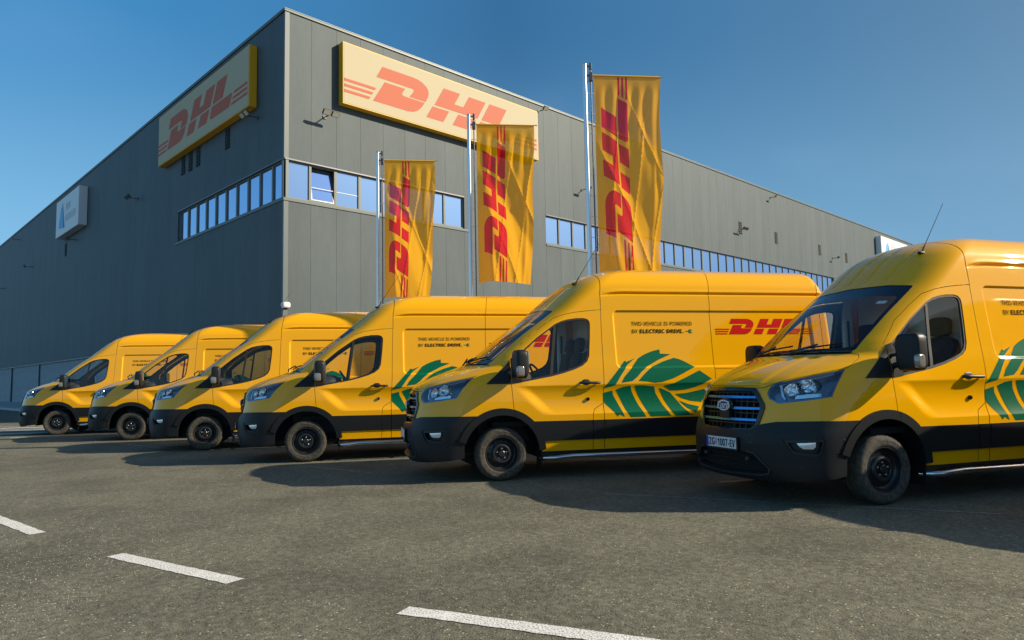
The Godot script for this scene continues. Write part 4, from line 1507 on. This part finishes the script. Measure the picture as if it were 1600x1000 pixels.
func wall_sign(label: String, right: bool, t0: float, t1: float, y0: float, y1: float, depth: float, side: Material, face: Material, group := "") -> Node3D:
	var nn := NR if right else NL
	var c := (on_r(t0, y0) if right else on_l(t0, y0))
	var s := thing("wall_sign", label, "sign", c, 0.0, group)
	s.basis = Basis(WR if right else -WL, Vector3.UP, nn)
	var w := absf(t1 - t0)
	var h := y1 - y0
	var mb := MB.new()
	mb.box(Vector3(w * .5, h * .5, depth * .5 + .01), Vector3(w, h, depth - .02), .012)
	part("box", mb.mesh(), side, s)
	mb = MB.new()
	mb.box(Vector3(w * .5, h * .5, depth + .004), Vector3(w - .09, h - .09, .014), .003)
	part("face", mb.mesh(), face, s)
	return s

func flood(label: String, right: bool, t: float, y: float, twin: bool, face: Material) -> void:
	var nn := NR if right else NL
	var s := thing("floodlight", label, "lamp", on_r(t, y) if right else on_l(t, y), 0.0, "floodlights on the hall walls")
	s.basis = Basis(WR if right else -WL, Vector3.UP, nn)
	var mb := MB.new()
	mb.box(Vector3(0, 0, .02), Vector3(.14, .14, .04), .006)
	mb.tube([Vector3(0, 0, .03), Vector3(0, -.02, .45)], .025, 6)
	part("arm", mb.mesh(), M.lamp_metal, s)
	for dx in ([-.20, .20] if twin else [0.0]):
		var tb := Basis(Vector3(1, 0, 0), 0.75)
		var hd := MB.new()
		hd.box(Vector3(dx, .02, .55), Vector3(.34, .24, .09), .015, tb)
		part("head", hd.mesh(), M.lamp_metal, s)
		hd = MB.new()
		hd.box(Vector3(dx, .02, .55) + tb * Vector3(0, 0, .047), Vector3(.29, .19, .006), .0, tb)
		part("glass", hd.mesh(), face, s)

func small_things() -> void:
	# logo on both wall signs
	for right in [true, false]:
		var s := wall_sign("cream sign with yellow edge and red letters on the sunlit front wall" if right else "cream sign with yellow edge and red letters on the shaded left wall", right, 2.40 if right else 13.72, 14.25 if right else 2.48, 12.93, 15.62, .36, M.sign_yellow, M.sign_cream, "lettered wall signs on the hall")
		var mb := MB.new()
		var fit := 1.0 if right else 11.24 / 11.85
		var sc := 1.655 * fit
		var shapes := logo_shapes()
		shapes.append_array(logo_stripes(-0.855, 6.18))
		for q in shapes:
			var p := PackedVector2Array()
			for v in q: p.append(Vector2(1.47 * fit + v.x * sc, .50 + (1.0 - fit) * .9 + v.y * sc))
			mb.plate(p, Vector3(0, 0, .3715), Vector3(1, 0, 0), Vector3(0, 1, 0), .006)
		part("lettering", mb.mesh(), M.sign_salmon, s)
	for right in [true, false]:
		var s := wall_sign("white sign with blue triangle far along the front wall" if right else "white sign with blue triangle far along the shaded left wall", right, 66.3 if right else 36.0, 75.0 if right else 29.4, 12.75 if right else 12.55, 15.6 if right else 15.3, .55, M.sign_white, M.sign_white, "white signs with a triangle")
		var mb := MB.new()
		mb.plate(pv([.9, .62, 1.25, .62, 1.75, 2.05, 1.55, 2.15]), Vector3(0, 0, .563), Vector3(1, 0, 0), Vector3(0, 1, 0), .004)
		mb.plate(pv([1.3, .55, 2.35, .45, 1.98, 2.35]), Vector3(0, 0, .5655), Vector3(1, 0, 0), Vector3(0, 1, 0), .004)
		part("triangle", mb.mesh(), M.sign_blue, s)
		mb = MB.new()
		mb.plate(pv([2.35, .45, 2.75, .45, 2.10, 2.30, 1.98, 2.35]), Vector3(0, 0, .568), Vector3(1, 0, 0), Vector3(0, 1, 0), .004)
		part("triangle_edge", mb.mesh(), M.sign_navy, s)
		var k := 0
		for words in ["IRON", "MOUNTAIN"]:
			var o := part("words", lettering(words, .72, false, .006), M.sign_grey, s)
			var bb: AABB = o.mesh.get_aabb()
			o.scale = Vector3(.95 if right else .78, 1, 1)
			o.position = Vector3(3.0 - bb.position.x, 1.62 - k * .82 - bb.position.y, .566)
			k += 1
	flood("twin floodlight left of the front wall sign near the corner", true, 1.75, 12.25, true, M.lamp_face)
	flood("floodlight at the upper right end of the front wall sign", true, 14.7, 15.85, false, M.lamp_face)
	flood("dark floodlight on the front wall between second and third banner", true, 18.2, 12.1, false, M.lamp_metal)
	flood("floodlight right of the tall banner, below the roof edge of the front wall", true, 28.5 + 8.2, 12.28, true, M.lamp_metal)
	flood("floodlight below the far white sign end of the front wall", true, 54.5, 12.0, false, M.lamp_metal)
	flood("small lamp close under the roof edge of the front wall", true, 42.2, 15.7, false, M.lamp_face)
	flood("twin floodlight right below the red-lettered sign on the left wall", false, 2.45, 12.5, true, M.lamp_face)
	flood("dark floodlight on the left wall between the two signs", false, 18.3, 12.2, true, M.lamp_metal)
	flood("dark floodlight just below the white sign on the left wall", false, 32.4, 12.0, false, M.lamp_metal)
	flood("pale lamp high on the left wall, left of the white sign", false, 53.9, 15.4, false, M.lamp_face)
	flood("dark floodlight on the left wall, lower left of the white sign", false, 47.5, 11.95, false, M.lamp_metal)
	flood("dark floodlight at the far left end of the left wall", false, 61.0, 11.5, false, M.lamp_metal)
	var cam := thing("security_camera", "white security camera on the corner of the hall above the vans", "camera", on_r(0.05, 4.3))
	cam.basis = Basis(WR, Vector3.UP, NR)
	var mb := MB.new()
	mb.box(Vector3(0, .05, .06), Vector3(.14, .14, .10), .01)
	part("mount", mb.mesh(), M.sign_white, cam)
	mb = MB.new()
	mb.pillow(Vector3(-.05, .02, .22), Vector3(.34, .24, .26), .6, 18, 12)
	part("housing", mb.mesh(), M.sign_white, cam)
	mb = MB.new()
	mb.pillow(Vector3(-.05, -.10, .22), Vector3(.16, .14, .16), .9, 14, 10)
	part("dome", mb.mesh(), M.gloss_black, cam)

# ---------------------------------------------------------------- banners
class Cloth extends Chart:
	var seed_ := 0.0
	var pull := 0.2
	var fold := 1.0
	var drop := 0.995
	func soft(x: float, k: float) -> float:
		return k * log(1.0 + exp(x / k)) if x < 12.0 * k else x
	func pos(c: float, y: float) -> Vector3:
		# c across from the pole, y down from the bar
		var u := c / 1.5
		var v := y / 4.2
		var grow := smoothstep(0.0, 0.30, v)
		var z := 0.0
		# the big diagonal billow, from the upper pole side to the lower free side
		var q := y - (0.75 + 1.50 * c) - seed_ * 0.25
		z += fold * (0.40 * soft(q, 0.06) - 0.30 * soft(q - 1.5, 0.25)) * (1.0 - 0.35 * u)
		# upright folds hanging from the bar
		z += 0.020 * sin(c * 21.0 + seed_ * 2.1 + y * 1.1) * smoothstep(0.0, 0.10, v) * (1.0 - smoothstep(0.12, 0.55, v))
		z += 0.014 * sin(c * 8.5 - y * 1.7 + seed_) * grow
		z += 0.007 * sin(c * 17.0 - y * 3.1 + seed_ * 3.0) * grow * (0.4 + 0.6 * v)
		z += 0.030 * sin(y * 1.9 + seed_ * 1.7) * u * grow
		# creases running up from the lower ring on the pole side
		z += 0.035 * sin((c * 1.2 + (4.2 - y) * 0.34) * 15.0) * exp(-c * 2.2) * smoothstep(0.45, 0.9, v)
		# crisp creases in the cloth
		z += 0.030 * pow(1.0 - absf(sin((c * 1.7 - y * 0.75 + seed_ * 1.3) * 1.6)), 6.0) * grow
		z += 0.022 * pow(1.0 - absf(sin((c * 2.9 + y * 0.42 + seed_ * 2.0) * 1.9)), 6.0) * (0.3 + 0.7 * grow) * smoothstep(0.03, 0.15, v)
		# folds along the free edge
		z += 0.022 * exp(-pow((c - 1.36 + 0.10 * v) / 0.06, 2.0)) * smoothstep(0.15, 0.5, v)
		var x := c * (1.0 - pull * v * v * (0.35 + 0.65 * u)) + 0.02 * sin(y * 2.3 + seed_) * u
		var dy := y * drop + 0.06 * u * v
		return Vector3(x, -dy, z * smoothstep(-0.02, 0.12, v) * smoothstep(-0.04, 0.25, u))

func make_banners() -> void:
	# pole place (x, depth), which one
	var spots := [[Vector3(-3.95, 0, -20.66), "shortest looking", 0.0, .13, .85], [Vector3(-1.03, 0, -17.83), "middle", 1.0, .12, 1.0], [Vector3(1.71, 0, -14.99), "tallest looking", 2.3, .10, .55]]
	var names := ["leftmost, farthest", "middle", "rightmost, nearest"]
	for i in 3:
		var at: Vector3 = spots[i][0]
		var p := thing("flagpole", "%s of three tall silver flagpoles behind the vans" % names[i], "flagpole", at, 0.10, "flagpoles behind the vans")
		var mb := MB.new()
		mb.tube([Vector3.ZERO, Vector3(0, 8.2, 0)], .058, 16, .045)
		mb.pillow(Vector3(0, 8.205, 0), Vector3(.10, .05, .10), .7, 14, 8)
		part("mast", mb.mesh(), M.alu, p)
		mb = MB.new()
		mb.box(Vector3(0, .02, 0), Vector3(.34, .04, .34), .008)
		part("foot_plate", mb.mesh(), M.alu_dark, p)
		mb = MB.new()
		mb.tube([Vector3(.135, .9, .0), Vector3(.135, 8.15, 0)], .016, 8)
		part("halyard_rail", mb.mesh(), M.alu_dark, p)
		mb = MB.new()
		mb.box(Vector3(.135, 7.92, 0), Vector3(.09, .20, .09), .01)
		mb.box(Vector3(.135, 8.16, 0), Vector3(.055, .16, .06), .01)
		mb.box(Vector3(.07, 8.16, 0), Vector3(.10, .03, .03))
		mb.box(Vector3(.08, 7.95, 0), Vector3(.10, .03, .03))
		part("bracket", mb.mesh(), M.alu_dark, p)
		mb = MB.new()
		mb.tube([Vector3(.15, 7.965, 0), Vector3(1.80, 7.955, 0)], .013, 8)
		part("crossbar", mb.mesh(), M.alu, p)
		mb = MB.new()
		mb.tube([Vector3(.0, 0, .0), Vector3(.20, 0, 0)], .008, 6)
		var clip := mb.mesh()
		for k in 9: part("clip", clip, M.sign_white, p).position.y = 7.55 - k * .46
		var f := thing("banner", "%s of the three yellow banners with red letters up its cloth" % names[i], "flag", at + Vector3(.20 * cos(0.10), 7.955, -.20 * sin(0.10)), 0.10, "yellow banners on the flagpoles")
		var c := Cloth.new()
		c.seed_ = spots[i][2]
		c.pull = spots[i][3]
		c.fold = spots[i][4]
		c.drop = [1.0, 1.0, 1.045][i]
		c.cx = grid([[0.0, 1.5, 0.02]])
		c.cy = grid([[0.0, 4.2, 0.03], [0.0, 0.12, 0.02]])
		var letters: Array = []
		var sc := 0.60
		var shapes := logo_shapes()
		shapes.append_array(logo_stripes(-1.02, 5.98))
		for q in shapes:
			var pp := PackedVector2Array()
			for v in q: pp.append(Vector2(clampf(.745 - v.y * sc, 0, 1.5), clampf(3.60 - v.x * sc, 0.0, 4.2)))
			letters.append(pp)
		var rect := PackedVector2Array([Vector2(0, 0), Vector2(1.5, 0), Vector2(1.5, 4.2), Vector2(0, 4.2)])
		mb = MB.new()
		c.lift(mb, rect, letters, 0.0, true, false)
		part("cloth", mb.mesh(), M.cloth, f)
		mb = MB.new()
		for l in letters: c.lift(mb, l, [], 0.0, true, false)
		part("lettering", mb.mesh(), M.cloth_red, f)
		mb = MB.new()
		mb.tube([Vector3(-.005, .0, 0), Vector3(1.505, -.008, 0)], .022, 10)
		part("sleeve", mb.mesh(), M.paint_plain, f)

# ---------------------------------------------------------------- ground
func ragged(a: Vector2, b: Vector2, w: float, amp: float, r: RandomNumberGenerator) -> PackedVector2Array:
	# a painted stripe with slightly uneven edges, in ground coordinates (right, ahead)
	var d := (b - a)
	var n := Vector2(-d.y, d.x).normalized() * w * 0.5
	var k := maxi(2, int(d.length() / 0.06))
	var p := PackedVector2Array()
	for i in k + 1: p.append(a + d * (float(i) / k) + n + n.normalized() * r.randf_range(-amp, amp))
	for i in range(k, -1, -1): p.append(a + d * (float(i) / k) - n + n.normalized() * r.randf_range(-amp, amp))
	return p

func stripe(poly: PackedVector2Array, y: float, m: Material, label: String) -> void:
	var mb := MB.new()
	mb.plate(poly, Vector3(0, y, 0), Vector3(1, 0, 0), Vector3(0, 0, -1))
	var o := part("road_marking", mb.mesh(), m)
	tag(o, label, "road marking", "", "structure")

func make_ground() -> void:
	var r := RandomNumberGenerator.new()
	r.seed = 9
	var mb := MB.new()
	mb.quad(Vector3(-600, 0, 300), Vector3(600, 0, 300), Vector3(600, 0, -900), Vector3(-600, 0, -900), Vector3.UP)
	tag(part("road", mb.mesh(), M.asphalt), "grey asphalt yard in front of the hall", "", "", "structure")
	# the three dashes in the foreground
	stripe(ragged(Vector2(-5.55, 7.50), Vector2(-4.32, 6.475), .13, .006, r), .004, M.road_white, "left dash of the broken white line")
	stripe(ragged(Vector2(-3.13, 5.60), Vector2(-1.875, 4.80), .135, .006, r), .004, M.road_white, "middle dash of the broken white line")
	stripe(ragged(Vector2(-.655, 4.14), Vector2(.72, 3.53), .135, .006, r), .004, M.road_white, "right dash of the broken white line")
	# thin worn line along the fronts of the bays
	stripe(ragged(Vector2(-10.2, 17.2), Vector2(-6.6, 14.35), .05, .01, r), .004, M.road_worn, "thin worn line in front of the far bays")
	stripe(ragged(Vector2(-3.5, 11.4), Vector2(-2.1, 10.30), .045, .01, r), .004, M.road_worn, "thin worn line in front of the middle bay")
	stripe(ragged(Vector2(1.0, 8.05), Vector2(4.4, 6.50), .04, .008, r), .004, M.road_worn, "thin worn line in front of the near bay")
	# bay lines beside the farthest van
	var s := Vector2(.976, .218)
	var m := Vector2(.218, -.976)
	for k in 4:
		var o := Vector2(-13.6, 19.1) + Vector2(-1.1, .75) * k * 2.2
		stripe(ragged(o, o + s * (3.6 if k < 3 else 5.0), .13, .01, r), .004, M.road_white, "white bay line left of the farthest van, number from the road: %s" % ["nearest", "second", "third", "last"][k])
	for k in 3:
		var o := Vector2(-15.2, 20.6) + Vector2(-1.15, 1.5) * k
		stripe(ragged(o, o + Vector2(2.2, .55), .34, .012, r), .004, M.road_white, "broad white bar painted left of the farthest van, %s from the yard" % ["first", "second", "third"][k])
	for k in 6:
		var at := [Vector2(-11.2, 18.0), Vector2(-7.9, 15.4), Vector2(-4.9, 12.9), Vector2(-1.7, 10.6), Vector2(1.9, 8.6), Vector2(5.3, 6.0)][k] as Vector2
		stripe(ragged(at + s * .6, at + s * 5.4, .11, .012, r), .004, M.road_worn, "worn bay line between parked vans, %s from the left" % ["first", "second", "third", "fourth", "fifth", "sixth"][k])
	# raised pavement with a kerb round the hall
	var pv_ := MB.new()
	var kb := MB.new()
	var wdt := 4.3
	for right in [true, false]:
		var ax := WR if right else -WL
		var nn := NR if right else NL
		var len_ := 98.0
		var t0 := -wdt if right else -wdt
		var c0 := CORNER + (WR if right else WL) * (len_ * .5 + (-wdt * .5 if right else 0.0)) + nn * (wdt * .5 - .08)
		pv_.box(c0 + Vector3(0, .055, 0), Vector3(len_ + (wdt if right else -.2), .11, wdt - .16), 0.0, Basis(ax, Vector3.UP, nn))
		var n := int(len_)
		for k in n:
			var t := k * 1.0 + .5 + (-wdt if right else -wdt)
			kb.box(CORNER + (WR if right else WL) * t + nn * (wdt - .075) + Vector3(0, .06, 0), Vector3(.988, .128, .15), .012, Basis(ax, Vector3.UP, nn))
	tag(part("pavement", pv_.mesh(), M.concrete), "raised grey pavement along the hall", "", "", "structure")
	tag(part("kerb", kb.mesh(), M.flashing_light), "pale kerb of the pavement", "", "", "structure")
	# loose grit, most of it towards the left
	var mm := MultiMesh.new()
	mm.transform_format = MultiMesh.TRANSFORM_3D
	var gm := MB.new()
	gm.pillow(Vector3.ZERO, Vector3(1, .7, .85), .8, 6, 4)
	mm.mesh = gm.mesh()
	mm.instance_count = 5200
	for k in 5200:
		var px := Vector2(r.randf_range(-7.5, 7.0), r.randf_range(2.4, 14.0))
		if r.randf() < .62: px = Vector2(-2.6 - absf(r.randfn(0, 1.6)), 3.2 + absf(r.randfn(0, 2.4)))
		var sz := r.randf_range(.0025, .0065) * (1.5 if r.randf() < .06 else 1.0)
		mm.set_instance_transform(k, Transform3D(Basis(Vector3.UP, r.randf() * TAU).scaled(Vector3(sz, sz, sz)), Vector3(px.x, sz * .25, -px.y)))
	var gi := MultiMeshInstance3D.new()
	gi.name = "loose_grit"
	gi.multimesh = mm
	mat("grit", lin(.50, .46, .38), .9)
	gi.material_override = M.grit
	add_child(gi)
	tag(gi, "pale grit scattered over the asphalt", "grit", "", "stuff")

# ---------------------------------------------------------------- the row of vans
func place_van(v: Node3D, at: Vector2, deg: float) -> void:
	var th := deg_to_rad(deg)
	var mm := Vector2(cos(th), -sin(th))
	var o := at - mm * 1.03
	v.position = Vector3(o.x, 0, -o.y)
	v.rotation.y = PI / 2 - th

func make_vans() -> void:
	var proto := make_van()
	var spots := [[Vector2(3.665, 6.99), 71.2], [Vector2(-.154, 9.153), 76.6], [Vector2(-3.46, 11.769), 75.9], [Vector2(-6.229, 14.242), 74.3], [Vector2(-9.376, 17.296), 77.6], [Vector2(-12.81, 19.776), 77.2], [Vector2(6.75, 4.85), 73.0]]
	var labels := ["nearest yellow delivery van at the right, showing its grille and plate", "second yellow van from the right, its whole green leaf and slogan in view", "third yellow van from the right, in front of the leftmost banner", "fourth yellow van from the right, below the corner of the hall", "second yellow van from the left end of the row", "farthest yellow van at the left end of the row", "yellow van beyond the right edge of the picture, closing the row"]
	var all: Array = []
	for i in spots.size():
		var v: Node3D = proto if i == 0 else proto.duplicate()
		v.name = numbered("delivery_van")
		add_child(v)
		place_van(v, spots[i][0], spots[i][1])
		tag(v, labels[i], "van", "yellow delivery vans parked in a slanted row")
		all.append(v)
		var steer: float = [0.0, 0.03, -0.02, 0.06, -0.05, 0.10, 0.0][i]
		for wn in ["wheel", "wheel_001"]:
			v.get_node(wn).rotation.y += steer
	# letters on the one plate that can be read
	var np: Node = all[0].get_node("number_plate")
	for q in [["ZG", -.205, .150, .074], ["1007", -.020, .180, .074], ["-", .162, .020, .074], ["EV", .180, .078, .074]]:
		var tm := lettering(q[0], .100, true, .001)
		var bb := tm.get_aabb()
		var o := part("characters", tm, M.ink, np)
		var wid: float = {"ZG": .098, "1007": .172, "-": .018, "EV": .085}[q[0]]
		var z0: float = {"ZG": -.205, "1007": -.052, "-": .131, "EV": .160}[q[0]]
		var sx := wid / maxf(bb.size.x, .001)
		var sy := .078 / lettering("1007", .100, true, .001).get_aabb().size.y
		var cy := -.039 - lettering("1007", .100, true, .001).get_aabb().position.y * sy
		o.transform = Transform3D(Basis(Vector3(0, 0, sx), Vector3(0, sy, 0), Vector3(-1, 0, 0)), Vector3(-.0042, cy, z0 - bb.position.x * sx))
	var ch := MB.new()
	for i in 3:
		for j in 4:
			if (i + j) % 2 == 0: ch.box(Vector3(-.0036, .026 - j * .016, -.092 + i * .011), Vector3(.001, .015, .0105))
	part("crest", ch.mesh(), M.red, np)

# ---------------------------------------------------------------- scene
func _ready() -> void:
	rng.seed = 1
	var cam := Camera3D.new()
	cam.name = "camera"
	var p := deg_to_rad(CAM_PITCH)
	var ro := deg_to_rad(CAM_ROLL)
	var up0 := Vector3(0, cos(p), sin(p))
	var fwd := Vector3(0, sin(p), -cos(p))
	var right := Vector3(1, 0, 0) * cos(ro) - up0 * sin(ro)
	var up := Vector3(1, 0, 0) * sin(ro) + up0 * cos(ro)
	cam.transform = Transform3D(Basis(right, up, -fwd), Vector3(0, CAM_H, 0))
	cam.fov = CAM_FOV
	cam.near = 0.05
	cam.far = 3000.0
	add_child(cam)
	var we := WorldEnvironment.new()
	we.name = "world"
	var env := Environment.new()
	env.background_mode = Environment.BG_SKY
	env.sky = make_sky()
	env.tonemap_mode = Environment.TONE_MAPPER_LINEAR
	env.tonemap_exposure = EXPOSURE
	env.sdfgi_enabled = true
	env.ssao_enabled = true
	env.ssil_enabled = true
	we.environment = env
	add_child(we)
	var sun := DirectionalLight3D.new()
	sun.name = "sun"
	sun.light_energy = SUN_ENERGY
	sun.light_color = Color(1.0, 0.945, 0.84)
	sun.light_angular_distance = 0.5
	sun.shadow_enabled = true
	add_child(sun)
	sun.look_at_from_position(sun_dir() * 50.0, Vector3.ZERO, Vector3.UP)
	make_materials()
	wall_axes()
	make_ground()
	make_building()
	small_things()
	make_banners()
	make_vans()
